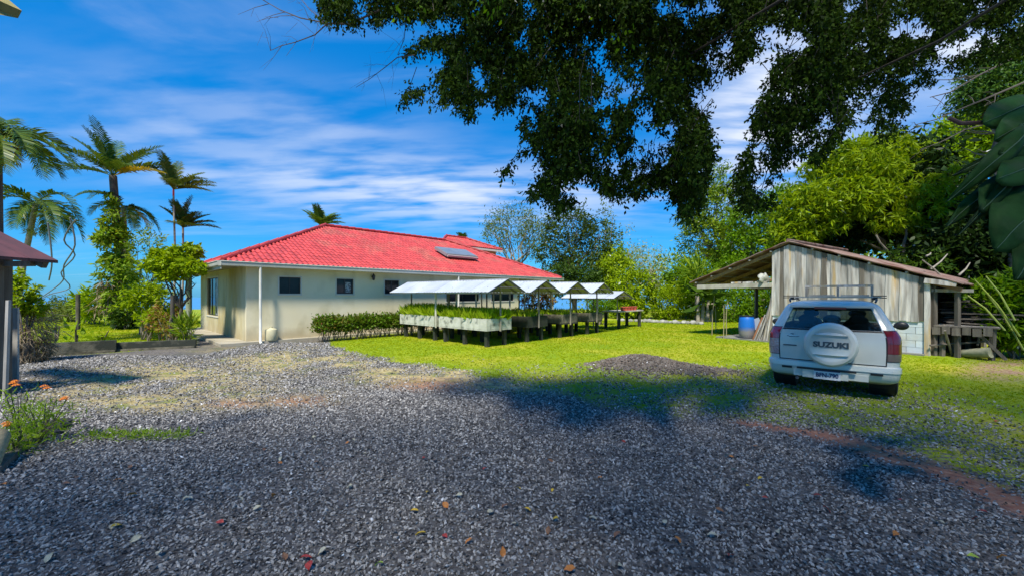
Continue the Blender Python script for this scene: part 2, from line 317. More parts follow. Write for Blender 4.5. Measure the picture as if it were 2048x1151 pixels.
# scatter with geometry nodes (stuff nobody could count)
def scatter(name, pts, rot, scl, idx, protos, mats):
    me = bpy.data.meshes.new(name); me.vertices.add(len(pts)); me.vertices.foreach_set('co', np.asarray(pts, dtype=np.float32).ravel())
    for nm, ty, arr, key in (('rot', 'FLOAT_VECTOR', rot, 'vector'), ('scl', 'FLOAT_VECTOR', scl, 'vector'), ('idx', 'INT', idx, 'value')):
        a = me.attributes.new(nm, ty, 'POINT'); a.data.foreach_set(key, np.asarray(arr, dtype=np.int32 if ty == 'INT' else np.float32).ravel())
    me.update(); o = bpy.data.objects.new(name, me); COL.objects.link(o)
    ng = bpy.data.node_groups.new(name+'_nodes', 'GeometryNodeTree'); ng.interface.new_socket('Geometry', in_out='INPUT', socket_type='NodeSocketGeometry'); ng.interface.new_socket('Geometry', in_out='OUTPUT', socket_type='NodeSocketGeometry')
    N = ng.nodes; L = ng.links; gi = N.new('NodeGroupInput'); go = N.new('NodeGroupOutput'); jn = N.new('GeometryNodeJoinGeometry'); L.new(jn.outputs[0], go.inputs[0])
    def na(nm, dt):
        x = N.new('GeometryNodeInputNamedAttribute'); x.data_type = dt; x.inputs['Name'].default_value = nm; return x.outputs['Attribute']
    r, s_, ii = na('rot', 'FLOAT_VECTOR'), na('scl', 'FLOAT_VECTOR'), na('idx', 'INT')
    for k, pm in enumerate(protos):
        po = bpy.data.objects.new(name+'_piece', pm)
        oi = N.new('GeometryNodeObjectInfo'); oi.inputs['Object'].default_value = po
        ip = N.new('GeometryNodeInstanceOnPoints'); L.new(gi.outputs[0], ip.inputs['Points']); L.new(oi.outputs['Geometry'], ip.inputs['Instance'])
        cp = N.new('FunctionNodeCompare'); cp.data_type = 'INT'; cp.operation = 'EQUAL'; L.new(ii, cp.inputs[2]); cp.inputs[3].default_value = k
        L.new(cp.outputs[0], ip.inputs['Selection'])
        e2r = N.new('FunctionNodeEulerToRotation'); L.new(r, e2r.inputs[0]); L.new(e2r.outputs[0], ip.inputs['Rotation']); L.new(s_, ip.inputs['Scale'])
        L.new(ip.outputs[0], jn.inputs[0])
    md = o.modifiers.new('scatter', 'NODES'); md.node_group = ng
    return tag(o, kind='stuff')
def stone_me(k, mat):
    rr = np.random.default_rng(k); mb = MB(); n = 5
    ring = [(math.cos(2*math.pi*(i+rr.uniform(-.3, .3))/n)*rr.uniform(.8, 1.1), math.sin(2*math.pi*(i+rr.uniform(-.3, .3))/n)*rr.uniform(.55, .85), rr.uniform(-.15, .15)) for i in range(n)]
    mb.add([(rr.uniform(-.3, .3), rr.uniform(-.2, .2), .5)]+ring+[(0, 0, -.5)], [(0, i+1, (i+1) % n+1) for i in range(n)]+[(n+1, (i+1) % n+1, i+1) for i in range(n)])
    me = mb.me('stone'); me.materials.append(mat); return me
def inst_rand(mat, lo, hi, cols):
    N = mat.node_tree.nodes; L = mat.node_tree.links; oi = N.new('ShaderNodeObjectInfo'); cr = N.new('ShaderNodeValToRGB'); L.new(oi.outputs['Random'], cr.inputs[0])
    el = cr.color_ramp.elements
    for i, c in enumerate(cols):
        p = i/(len(cols)-1); e = el[0] if i == 0 else (el[1] if i == len(cols)-1 else el.new(p)); e.position = p; e.color = (*c, 1)
    L.new(cr.outputs[0], N['Principled BSDF'].inputs['Base Color'])
def fan(n, y0, y1, pw, xk=1.33):
    u = rng.random(n); Y = (y0**pw+(y1**pw-y0**pw)*u)**(1/pw); X = (rng.random(n)*2-1)*Y*xk; return X, Y
mSt = M('crushed_grey_stone', (.1, .1, .12), rough=.75, spec=.3); inst_rand(mSt, 0, 1, [(.022, .021, .022), (.06, .058, .058), (.12, .115, .117), (.19, .183, .185), (.28, .27, .27), (.07, .067, .067), (.16, .14, .12), (.23, .22, .22), (.46, .44, .42)])
mStB = M('brown_heap_stone', (.1, .1, .12), rough=.85, spec=.2); inst_rand(mStB, 0, 1, [(.13, .10, .08), (.24, .19, .15), (.34, .27, .22), (.48, .40, .33), (.18, .16, .14)])
def gravel():
    X, Y = fan(250000, 2.1, 14.5, 1.2); mk = masks(X, Y)
    pr = np.maximum(mk['gravel']*(1-.9*mk['tan'])*(1-.93*mk['red']), mk['stony']*(fbm(X, Y, 2.5, 31) > .36)*.75)
    keep = (rng.random(len(X)) < pr) & ~((X < -9.0) & (Y > 11.4)); X, Y = X[keep], Y[keep]; n = len(X)
    s = rng.uniform(.5, 1.5, n)*(.0095+.0010*Y)
    pts = np.stack([X, Y, gz(X, Y)+s*rng.uniform(.1, .75, n)], -1)
    scatter('gravel', pts, np.stack([rng.normal(0, .6, n), rng.normal(0, .6, n), rng.random(n)*6.28], -1), np.stack([s*rng.uniform(.8, 1.4, n), s, s*rng.uniform(.7, 1.1, n)], -1), rng.integers(0, 4, n), [stone_me(k, mSt) for k in range(4)], None)
    X = HC.x+.3+rng.normal(0, 1.0, 16000); Y = HC.y+rng.normal(0, .7, 16000); mk = masks(X, Y); keep = rng.random(len(X)) < mk['heap']*1.1; X, Y = X[keep], Y[keep]; n = len(X); s = rng.uniform(.6, 1.7, n)*.030
    scatter('gravel_heap', np.stack([X, Y, gz(X, Y)+s*.2], -1), np.stack([rng.normal(0, .6, n), rng.normal(0, .6, n), rng.random(n)*6.28], -1), np.stack([s, s, s*.8], -1), rng.integers(0, 4, n), [stone_me(k+9, mStB) for k in range(4)], None)
gravel()
def tuft_me(k, mat, n=7, h=1.0, sp=.5, w=.13):
    rr = np.random.default_rng(k); mb = MB()
    for i in range(n):
        a = rr.uniform(0, 6.28); bx, by = rr.normal(0, sp*.5, 2); l = rr.uniform(.5, 1)*h; lean = rr.uniform(.1, .8)
        dx, dy = math.cos(a)*lean*l, math.sin(a)*lean*l; sx, sy = -math.sin(a)*w/2, math.cos(a)*w/2
        mb.add([(bx-sx, by-sy, 0), (bx+sx, by+sy, 0), (bx+dx*.45+sx*.8, by+dy*.45+sy*.8, l*.65), (bx+dx*.45-sx*.8, by+dy*.45-sy*.8, l*.65), (bx+dx, by+dy, l*(1-.25*lean))], [(0, 1, 2, 3), (3, 2, 4)])
    me = mb.me('tuft'); me.materials.append(mat); return me
mGr = LM('lawn_blades', [(.14, .25, .004), (.24, .36, .005), (.34, .43, .006), (.42, .46, .01)], tr=.35, spec=.05, rough=.9, tint=(1.2, 1.2, .3))
mGrD = LM('dry_tan_blades', [(.30, .24, .10), (.36, .31, .16), (.20, .22, .05), (.42, .36, .22)], tr=.2, tint=(1, 1, .6))
def grass():
    X, Y = fan(150000, 3.2, 27, 1.25, 1.45); mk = masks(X, Y)
    pr = (1-mk['gravel'])*(1-.75*mk['stony']*(fbm(X, Y, 2.5, 31) > .36))*(1-mk['heap'])*(1-mk['path'])*(1-mk['red'])
    C0_ = np.array([-9.68, 13.3]); aa = np.array([.687, .727]); bb = np.array([-.727, .687]); q = np.stack([X, Y], -1)-C0_
    t = q@aa; s_ = q@bb; inh = (t > -.1) & (t < 20) & (s_ > -.15) & (s_ < 12)
    q2 = np.stack([X-9.64, Y-14.8], -1); u = q2@np.array([.554, -.831]); v = q2@np.array([.831, .554]); inh |= (u > -2.0) & (u < 4.6) & (v > -.35) & (v < 6)
    keep = (rng.random(len(X)) < pr) & ~inh; X, Y = X[keep], Y[keep]; n = len(X)
    s = rng.uniform(.6, 1.3, n)*(.022+.0016*Y)
    scatter('lawn_grass', np.stack([X, Y, gz(X, Y)-.003], -1), np.stack([rng.normal(0, .12, n), rng.normal(0, .12, n), rng.random(n)*6.28], -1), np.stack([s*1.5, s*1.5, s*rng.uniform(.7, 1.1, n)], -1), rng.integers(0, 4, n), [tuft_me(k, mGr) for k in range(4)], None)
    X, Y = fan(60000, 5.0, 13.2, 1.3, 1.2); mk = masks(X, Y); keep = rng.random(len(X)) < mk['tan']*.8; X, Y = X[keep], Y[keep]; n = len(X); s = rng.uniform(.5, 1.2, n)*.03
    scatter('dry_grass', np.stack([X, Y, gz(X, Y)-.003], -1), np.stack([rng.normal(0, .2, n), rng.normal(0, .2, n), rng.random(n)*6.28], -1), np.stack([s*1.5, s*1.5, s*.6], -1), rng.integers(0, 4, n), [tuft_me(k+20, mGrD) for k in range(4)], None)
grass()

# ------------------------------------------------------------------ the house
av = Vector((.687, .727, 0)).normalized(); bv = Vector((-av.y, av.x, 0)); C0 = Vector((-9.68, 13.3, 0)); UP = Vector((0, 0, 1))
def hp(t, s, z): return C0+av*t+bv*s+UP*z
LEN, WID, HALF, EZ, RISE = 19.1, 11.2, 5.6, 2.9, 2.5
house = E('house', hp(9, 5, 0), 'long cream single-storey house with red tiled hip roof and dark windows', 'house')
def wall_open(mb, o, d, inn, Lg, z0, z1, th, ops):
    us = sorted({0, Lg, *[u for q in ops for u in q[:2]]})
    for u0, u1 in zip(us[:-1], us[1:]):
        cuts = sorted([(q[2], q[3]) for q in ops if q[0] <= u0+1e-6 and q[1] >= u1-1e-6]); z = z0
        for a, c in cuts+[(z1, z1)]:
            if a > z: mb.obox(o+d*u0+UP*z, d*(u1-u0), inn*th, UP*(a-z))
            z = c
WO = C0+av*.8+bv*.34; ZS = .1
fw = [(1.05, 1.79, 1.78, 2.40), (3.17, 3.88, 1.78, 2.40), (5.32, 6.05, 1.78, 2.40), (8.75, 11.0, 1.40, 2.0), (11.95, 13.8, 1.40, 2.0)]
mb = MB(); wall_open(mb, WO, av, bv, 14.3, ZS, 2.76, .16, fw); mb.build('front_wall', mWall, house)
lw = [(4.45, 6.8, .82, 2.5)]
mb = MB(); wall_open(mb, WO+bv*.16, bv, av, 8.2, ZS, 2.76, .16, [(q[0]-.16, q[1]-.16, q[2], q[3]) for q in lw]); mb.build('end_wall', mWallTan, house)
mb = MB(); mb.obox(WO+av*14.14+bv*.16+UP*ZS, av*.16, bv*7.9, UP*2.66); mb.obox(WO+bv*8.36+av*.16+UP*ZS, av*14.1, bv*.16, UP*2.66); mb.build('back_wall', mWall, house)
mb = MB(); mb.obox(WO+av*.5+bv*.6+UP*ZS, av*13.2, bv*.05, UP*2.5); mb.obox(WO+av*.6+bv*.7+UP*ZS, av*.05, bv*7, UP*2.5); mb.build('dark_backing', mDark, house)  # black sheets stand in for the unlit rooms behind the windows
def window(o, d, inn, q, trim=True, mull=1):
    u0, u1, z0, z1 = q; fr = MB(); t = .035; dp = inn*.05; oo = o+inn*.05
    fr.obox(oo+d*u0+UP*z0, d*(u1-u0), dp, UP*t); fr.obox(oo+d*u0+UP*(z1-t), d*(u1-u0), dp, UP*t)
    for u in [u0]+[u0+(u1-u0)*(i+1)/(mull+1)-t/2 for i in range(mull)]+[u1-t]: fr.obox(oo+d*u+UP*(z0+t), d*t, dp, UP*(z1-z0-2*t))
    w = fr.build('window', mFrameD, house)
    k = mull+1; wd = (u1-u0-t*(k+1))/k
    for i in range(k):
        MB().obox(oo+inn*.02+d*(u0+t+i*(wd+t))+UP*(z0+t), d*wd, inn*.01, UP*(z1-z0-2*t)).build('pane', mGlassD, w)
    MB().obox(o-inn*.025+d*(u0-.05)+UP*(z0-.06), d*(u1-u0+.1), inn*.09, UP*.055).build('sill', mTrim, w)
    cs = MB(); e = .05
    for a_, b_, c_, d_ in ((u0-e, u1+e, z1, z1+e), (u0-e, u0, z0, z1), (u1, u1+e, z0, z1)): cs.obox(o-inn*.012+d*a_+UP*c_, d*(b_-a_), inn*.012, UP*(d_-c_))
    cs.build('casing', mTrim, w)
    return w
for i, q in enumerate(fw):
    w = window(WO, av, bv, q)
    if i == 1: MB().obox(WO+bv*.056+av*(q[0]+.39)+UP*1.84, av*.22, bv*.01, UP*.42).build('pane_patch', M('pale_pane_reflection', (.42, .44, .46), (.12, .13, .14), scale=14, contrast=(.45, .55)), w)  # pale window reflection painted as a patterned patch over the pane
w = window(WO, bv, av, lw[0], mull=2)
mCur = M('window_lace', (.4, .42, .5), (.03, .035, .05), scale=3.5, contrast=(.48, .56), rough=.3)
MB().obox(WO+av*.058+bv*4.5+UP*.86, bv*.85, av*.008, UP*1.58).build('pane_patch', mCur, w)
# slab, plinth
mb = MB(); mb.obox(C0+av*.0+bv*.0+UP*-.05, av*20.2, bv*9.4, UP*(.05+ZS)); mb.build('floor_slab', mSlab, house)
# soffit, gutter, downpipes
mb = MB(); mb.obox(hp(.1, .1, 2.76), av*(LEN-.2), bv*(WID-.2), UP*.03); mb.build('soffit', mSoff, house)
mb = MB()
prof = [(0, 0), (0, .14), (-.025, .17), (-.11, .17), (-.12, .15), (-.10, .13), (-.09, .02), (-.07, 0)]
def extr(mb, p, d, L, out, prof):
    n = len(prof); vs = [p+out*(-x)+UP*z+d*k for k in (0, L) for x, z in prof]
    mb.add(vs, [(i, (i+1) % n, n+(i+1) % n, n+i) for i in range(n)]+[tuple(range(n))[::-1], tuple(range(n, 2*n))])
extr(mb, hp(-.02, 0, 2.70), av, LEN+.04, -bv, prof); mb.build('gutter', mGut, house)
mb = MB(); extr(mb, hp(0, 0, 2.70), bv, WID, -av, prof); mb.build('gutter', mGut, house)
mb = MB(); mb.obox(hp(-.01, .02, 2.60), av*.03, bv*3.6, UP*.13); mb.build('fascia_strip', mGut, house)
for t in (1.14, 10.05):
    MB().tube([hp(t, -.04, 2.74), hp(t, -.04, 1.5), hp(t, -.03, .12), hp(t, -.09, .05), hp(t, -.18, .03)], .045, 10).build('downpipe', mPipe, house, smooth=True)
for t in (16.6, 18.6): MB().obox(hp(t, .5, ZS), av*.16, bv*.16, UP*2.66).build('porch_post', mTrim, house)
MB().tube([hp(.5, 9.9, 0), hp(.5, 9.9, 2.76)], .13, 14).build('porch_column', M('green_mossy_column', (.16, .24, .14), (.28, .30, .22), scale=3, rough=.8), house, smooth=True)
# roof tiles
TW, TL = .19, .38
def tile_me(w=TW, L=TL):
    n = 8; pr = [(w*i/(n-1), .024*math.sin(2*math.pi*i/(n-1)*1.0-.6)+.02) for i in range(n)]
    mb = MB(); vs = []
    for x, z in pr: vs.append((x, 0, z+.020))
    for x, z in pr: vs.append((x, L, z+.004))
    for x, z in pr: vs.append((x, 0, z+.008))
    mb.add(vs, [(i, i+1, n+i+1, n+i) for i in range(n-1)]+[(2*n+i, 2*n+i+1, i+1, i) for i in range(n-1)])
    return mb
tme = tile_me().me('tile', True, 35); tme.materials.append(mTile)
tvs = np.array(tile_me().v); tfs = tile_me().f
def roof_plane(o, ex, ey, inside, parent, cand):
    # o eave corner, ex unit along the eave, ey unit up the slope
    ez = ex.cross(ey); nrow = int(9/TL)+1; out = []
    for r in range(26):
        for c in range(112):
            x, y = c*TW, r*TL*.93
            if inside(x+TW/2, y+TL/2): cand.append((o+ex*x+ey*y, ex, ey, ez))
cand = []
sl_ = math.hypot(HALF, RISE); ey1 = (bv*HALF+UP*RISE)/sl_; ey2 = (av*HALF+UP*RISE)/sl_; k1 = HALF/sl_
roof_plane(hp(-.02, -.08, EZ-.06), av, ey1, lambda x, y: 0 < y < sl_ and x > y*k1 and x < LEN-y*k1, house, cand)
# end plane: eave runs along b; walk it from the far end so that ex x ey points up
roof_plane(hp(-.08, WID, EZ-.06), -bv, ey2, lambda x, y: 0 < y < sl_ and x > y*k1 and x < WID-y*k1, house, cand)
nF = len(cand)
def place_tiles(cand, parent, nobj, eyes=Vector((0, 0, EYE))):
    cand = sorted(cand, key=lambda c: (c[0]-eyes).length)
    def mat4(c): return Matrix(((c[1].x, c[2].x, c[3].x, c[0].x), (c[1].y, c[2].y, c[3].y, c[0].y), (c[1].z, c[2].z, c[3].z, c[0].z), (0, 0, 0, 1)))
    for c in cand[:nobj]:
        o = bpy.data.objects.new('tile', tme); COL.objects.link(o); o.parent = parent; o.matrix_parent_inverse = Matrix.Translation(-parent.location)
        o.matrix_basis = mat4(c) @ Matrix.Translation((0, 0, random.uniform(0, .006)))
    rest = cand[nobj:]
    if rest:
        mb = MB()
        for c in rest:
            m = mat4(c); mb.add([m @ Vector(v) for v in tvs], tfs)
        o = mb.build('tile_field', mTileI, parent, smooth=True, sharp=35); o['kind'] = 'stuff'
place_tiles(cand, house, 290)
# roof deck below the tiles plus plain back slopes
A1, A2 = hp(HALF, HALF, EZ+RISE-.03), hp(LEN-HALF, HALF, EZ+RISE-.03); c1, c2, c3, c4 = hp(0, 0, EZ-.05), hp(LEN, 0, EZ-.05), hp(LEN, WID, EZ-.05), hp(0, WID, EZ-.05)
MB().add([c1, c2, c3, c4, A1, A2], [(0, 1, 5, 4), (1, 2, 5), (2, 3, 4, 5), (3, 0, 4)]).build('roof_deck', mTileI, house)
def ridge(p, q, n):
    for i in range(n):
        a = p.lerp(q, i/n); c = p.lerp(q, (i+1.12)/n); MB().tube([a+UP*.02, c+UP*.04], [.062, .078], 8).build('ridge_cap', mRidge, house, smooth=True)
ridge(hp(.05, .05, EZ), A1+UP*.05, 20); ridge(A1+UP*.04, A2+UP*.04, 20); ridge(hp(LEN-.05, .05, EZ), A2+UP*.05, 20); ridge(hp(0, WID, EZ), A1+UP*.05, 16)
# raised rear roof
q0 = Vector((-.74, 31, 0)); L2, W2, Z2 = 5.85, 4.0, 5.2
def rp(t, s, z): return q0-av*t+bv*s+UP*z
cnd = []; s2 = math.hypot(2, .85); ey = (bv*2+UP*.85)/s2
roof_plane(rp(L2, 0, Z2), av, ey, lambda x, y: 0 < y < s2 and x > y*2/s2 and x < L2-y*2/s2, house, cnd)
place_tiles(cnd, house, 0)
MB().add([rp(L2, 0, Z2-.03), rp(0, 0, Z2-.03), rp(0, W2, Z2-.03), rp(L2, W2, Z2-.03), rp(L2-2, 2, Z2+.82), rp(2, 2, Z2+.82)], [(0, 1, 5, 4), (1, 2, 5), (2, 3, 4, 5), (3, 0, 4)]).build('upper_roof', mTileI, house)
MB().obox(rp(L2-.35, .35, 2.8), av*(L2-.7), bv*(W2-.7), UP*(Z2-2.85)).build('upper_wall', mWallTan, house)
mb = MB(); mb.obox(rp(L2, -.04, Z2-.18), av*L2, bv*.05, UP*.14); mb.build('upper_fascia', mTrim, house)
ridge(rp(0, 0, Z2+.02), rp(2, 2, Z2+.9), 8); ridge(rp(L2-2, 2, Z2+.9), rp(2, 2, Z2+.9), 5); ridge(rp(L2, 0, Z2+.02), rp(L2-2, 2, Z2+.9), 8)
# solar water heater
n1 = av.cross(ey1)
def rq(t, s, h): return hp(t, s, EZ+s*RISE/HALF)+n1*h
sol = E('solar_heater', rq(11.5, 3, 0), 'flat grey solar water heater panel mounted on the red tiled roof', 'solar panel')
o0 = rq(10.75, 1.95, .12); MB().obox(o0, av*2.3, ey1*1.25, n1*.16).build('collector_box', M('grey_metal_case', (.33, .33, .33), rough=.45, metal=.4), sol)
MB().obox(o0+av*.06+ey1*.06+n1*.162, av*2.18, ey1*1.13, n1*.01).build('collector_glass', M('collector_glass_grey', (.16, .18, .19), (.22, .24, .25), rough=.12, scale=2), sol)
for t in (.2, 2.0):
    MB().obox(o0+av*t+ey1*.1-n1*.13, av*.06, ey1*1.1, n1*.13).build('mount_rail', mSteel, sol)
MB().obox(o0+av*.02-ey1*.02+n1*.02, av*2.26, ey1*-.10, n1*.10).build('manifold', M('pinkish_metal_rim', (.42, .33, .31), rough=.5), sol)
# wall lantern
lan = E('wall_lantern', WO+av*4.72-bv*.12+UP*2.5, 'small black carriage lantern on the cream wall under the eave', 'lantern')
lp = WO+av*4.72-bv*.14
MB().lathe(lp+UP*2.36, [(.01, 0), (.03, .02), (.055, .03), (.075, .18), (.085, .2), (.03, .26), (.012, .30)], 6).build('lamp_body', mFrameD, lan)
MB().obox(lp-av*.04+UP*2.5+bv*.02, av*.08, bv*.12, UP*.05).build('bracket', mFrameD, lan)
# canister on the slab
can = MB(); cp = WO+av*.72-bv*.22
can.lathe(cp+UP*ZS, [(.0, 0), (.19, 0), (.21, .03), (.21, .34), (.19, .40), (.10, .43), (.05, .45), (.05, .49), (0, .49)], 16)
tag(can.build('plastic_canister', M('cream_plastic', (.62, .57, .36), (.5, .46, .3), rough=.5), smooth=True), 'cream plastic canister standing on the slab against the house wall', 'canister')

# ------------------------------------------------------------------ planter rows and canopies
ul = -bv                                     # long direction, towards the camera
BN = Vector((-.83, 13.07, 0))
def planter_me(L, Wd, z0, z1, t=.06):
    m = {}
    m['side'] = [MB().obox(Vector((0, 0, z0)), Vector((Wd, 0, 0)), Vector((0, t, 0)), UP*(z1-z0)), MB().obox(Vector((0, L-t, z0)), Vector((Wd, 0, 0)), Vector((0, t, 0)), UP*(z1-z0)),
                 MB().obox(Vector((0, t, z0)), Vector((t, 0, 0)), Vector((0, L-2*t, 0)), UP*(z1-z0)), MB().obox(Vector((Wd-t, t, z0)), Vector((t, 0, 0)), Vector((0, L-2*t, 0)), UP*(z1-z0))]
    return m
rot = math.atan2(av.y, av.x)
lbl = ['nearest', 'second', 'third', 'fourth']
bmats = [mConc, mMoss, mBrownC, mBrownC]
mPl = LM('planter_leaves', [(.30, .46, .01), (.46, .62, .015), (.58, .66, .02), (.36, .46, .03)], tr=.5)
BED_L = {0: 'pale grey concrete planter heaped with bright grass, nearest the gravel drive', 1: 'black mossy concrete planter on legs in the second canopy row', 2: 'brown stained concrete planter on legs in the third canopy row', 3: 'dark brown concrete planter on legs under the fourth canopy'}
BED_L2 = {0: 'pale grey concrete planter of tall grass beside the clipped hedge', 1: 'mossy concrete planter behind the black one under the second canopy', 2: 'brown concrete planter behind its neighbour under the third canopy', 3: 'brown concrete planter at the rear of the fourth canopy row'}
for r in range(4):
    for k in range(2):
        org = BN+av*(2.02*r)-ul*(2.9*k)      # near corner
        o = E('raised_planter', org, (BED_L if k == 0 else BED_L2)[r], 'planter', 'raised concrete planters on legs', rz=rot)
        L, Wd, z0, z1 = 2.6 if k == 0 else 2.4, 1.18, .60, .95
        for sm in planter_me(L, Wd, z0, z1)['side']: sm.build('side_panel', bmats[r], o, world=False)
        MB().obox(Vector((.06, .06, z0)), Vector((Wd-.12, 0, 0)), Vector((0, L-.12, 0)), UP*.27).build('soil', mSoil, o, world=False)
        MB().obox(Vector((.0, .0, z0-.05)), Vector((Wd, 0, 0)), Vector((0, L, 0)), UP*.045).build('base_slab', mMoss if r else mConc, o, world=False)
        for ly in (.12, L/2-.05, L-.24):
            for lx in (.12, Wd-.24): MB().obox(Vector((lx, ly, -.02)), Vector((.12, 0, 0)), Vector((0, .12, 0)), UP*(z0-.03)).build('leg', mMoss, o, world=False)
        # plants
        n = {0: 4200, 1: 700, 2: 500, 3: 250}[r]; u = rng.random(n)*(Wd-.1)+.05; v = rng.random(n)*(L-.1)+.05; hh = (.24+.26*rng.random(n))*(1 if r == 0 else .5)
        if k == 0 and r == 0: hh *= .8
        cpt = np.stack([org.x+av.x*u-ul.x*v, org.y+av.y*u-ul.y*v, np.full(n, .86)+.06*rng.random(n)], -1)
        dd = rng.normal(0, .35, (n, 3)); dd[:, 2] = 1; dd[:, 0] += (rng.random(n) < .15)*rng.normal(0, 1, n)
        pl = quadmesh('planter_plants', leafV(cpt, dd, hh*1.15, .13 if k else .2), mPl)
        tag(pl, kind='stuff')
# canopies
GP = BN+av*.59-ul*.0                           # gable plane centre on the ground (first row)
CL = {0: 'nearest and longest-looking white gabled sheet canopy over the grassy planters', 1: 'second white gabled canopy from the near end, over the black planter', 2: 'third white gabled canopy from the near end', 3: 'fourth white gabled canopy, next to the far table canopy'}
def canopy(org, rz, L, label, zr=2.26, ze=1.83, hw=.88, grp='white sheet canopies over the planters'):
    o = E('planter_canopy', org, label, 'canopy', grp, rz=rz)       # local: y runs away along the ridge, x across
    y0, y1 = -.42, L
    for s in (-1, 1):
        nsh = 6; ds = (y1-y0)/nsh
        for i in range(nsh):
            mb = MB(); m = 13; vs = []; lift = .004*(i % 2)
            for jx in (0, 1):
                for ii in range(m):
                    y = y0+ds*i+ (ds+.03)*ii/(m-1); w = .006*math.cos(ii*math.pi)
                    vs.append((s*(.0 if jx == 0 else hw), y, (zr if jx == 0 else ze)+w+lift+.03*(y/(y1))*(1-jx)))
            nv = len(vs); vs += [(x, y, z-.004) for x, y, z in vs]
            fs = [(q, q+1, m+q+1, m+q) for q in range(m-1)]+[(nv+m+q, nv+m+q+1, nv+q+1, nv+q) for q in range(m-1)]
            fs += [(q, m+q, nv+m+q, nv+q) for q in (0, m-1)]+[(m+q, m+q+1, nv+m+q+1, nv+m+q) for q in range(m-1)]
            mb.add(vs, fs).build('roof_sheet', mZinc, o, world=False)
    MB().bar((0, y0+.02, zr-.0), (0, y1, zr+.02), .1, .02).build('ridge_cap', mZinc, o, world=False)
    for y in (y0+.04, 0, L*.33, L*.66, L-.1):
        for s in (-1, 1): MB().bar((0, y, zr-.03), (s*(hw-.02), y, ze-.035), .035, .04).build('rafter', mSteel, o, world=False)
        MB().bar((-hw*.62, y, (zr+ze)/2-.06), (hw*.62, y, (zr+ze)/2-.06), .03, .035).build('tie_bar', mSteel, o, world=False)
    for s in (-1, 1): MB().bar((s*(hw-.06), y0+.02, ze-.03), (s*(hw-.06), y1, ze-.03), .04, .04).build('eave_bar', mGut, o, world=False)
    for y, zb in ((-.05, .52), (L*.5, 0), (L-.25, 0)): MB().bar((0, y, zb), (0, y, zr-.05), .045, .045).build('post', mWood, o, world=False)
    for s in (-1, 1): MB().bar((s*.5, L*.52, .5), (s*.5, L*.52, ze+.1), .05, .05).build('post', mPipe, o, world=False)
    return o
for r in range(4): canopy(GP+av*(2.03*r), rot, 5.6, CL[r])
canopy(GP+av*8.3-ul*.2, rot, 2.6, 'small far white canopy at the end of the row beside the red pots', ze=1.58, zr=1.92, hw=1.0)
tbl = E('potting_table', GP+av*10-ul*1.6, 'long pale potting table at the far end of the planters', 'table')
tz = .86
MB().obox(GP+av*8.9-ul*.4+UP*tz, av*2.8, -ul*1.0, UP*.06).build('table_top', M('pale_table_top', (.55, .5, .42), (.4, .36, .3), scale=4), tbl)
for t, s in ((9.1, -.5), (11.4, -.5), (9.1, -1.25), (11.4, -1.25)): MB().bar(GP+av*t+ul*s, GP+av*t+ul*s+UP*tz, .14, .14).build('leg', mMoss, tbl)
mPot = M('red_clay_pot', (.55, .10, .06), (.4, .07, .04), rough=.7)
for i in range(5):
    b0 = GP+av*(9.7+.34*i)-ul*.6+UP*(tz+.06)
    tag(MB().lathe(b0, [(.09, 0), (.13, .16), (.15, .17), (.15, .20), (.12, .20), (.11, .12), (0, .12)], 14).build('clay_pot', mPot, smooth=True), 'red clay pot in the short row on the far potting table', 'pot', 'red clay pots on the potting table')
# ------------------------------------------------------------------ the shed
s0 = Vector((9.64, 14.8, 0)); du = Vector((.554, -.831, 0)).normalized(); dv = Vector((-du.y, du.x, 0))
if dv.y < 0: dv = -dv
def sp(u, v, z): return s0+du*u+dv*v+UP*z
def rz_(u): return 3.63-(.57-u)*.362 if u < .57 else 3.63-(u-.57)*.386
shed = E('shed', sp(2, 3, 0), 'old board-walled shed with rusty roof behind the parked white car', 'shed')
DV = 5.2
rs = random.Random(5)
# gable boards
u = 0; i = 0
while u < 4.0:
    w = rs.choice([.14, .17, .2, .23, .12]); w = min(w, 4.0-u)
    n = 12; zb = 1.0-rs.uniform(0, .05); wob = rs.uniform(.006, .022); ph = rs.uniform(0, 6); dpt = -.02*(i % 2)-rs.uniform(0, .01)
    mb = MB(); vs = []
    for j in range(n+1):
        f = j/n; uu = [u-.012+wob*math.sin(f*5+ph), u+w+.012+wob*math.sin(f*4+ph*1.7+1)]
        for q in uu:
            z = zb+(rz_(q)-.10-zb)*f; vs += [sp(q, dpt, z), sp(q, dpt-.022, z)]
    for j in range(n):
        a = j*4; fs = [(a+1, a+3, a+7, a+5), (a, a+4, a+6, a+2), (a, a+1, a+5, a+4), (a+2, a+6, a+7, a+3)]; mb.f += fs
    mb.f += [(0, 2, 3, 1), (n*4, n*4+1, n*4+3, n*4+2)]; mb.v = [tuple(v) for v in vs]
    mb.build('board', mBoardD if (i in (2, 9, 15) and rs.random() < .8) or u > 3.78 else mBoard, shed); u += w; i += 1
for z in (3.0,):
    MB().obox(sp(.02, .02, 1.0), du*3.96, dv*.04, UP*1.1).build('backing_panel', mBoardD, shed)
# block wall below
MB().obox(sp(0, .012, 0), du*4.0, dv*.13, UP*1.0).build('mortar_core', mMort, shed)
for row in range(5):
    off = -.2 if row % 2 else 0; q = off
    while q < 4.0:
        a, c = max(q, 0), min(q+.39, 4.0)
        if c-a > .03: MB().obox(sp(a+.004, rs.uniform(-.004, .0), .02+row*.197), du*(c-a-.008), dv*.15, UP*.188).build('block', mBlock, shed)
        q += .40
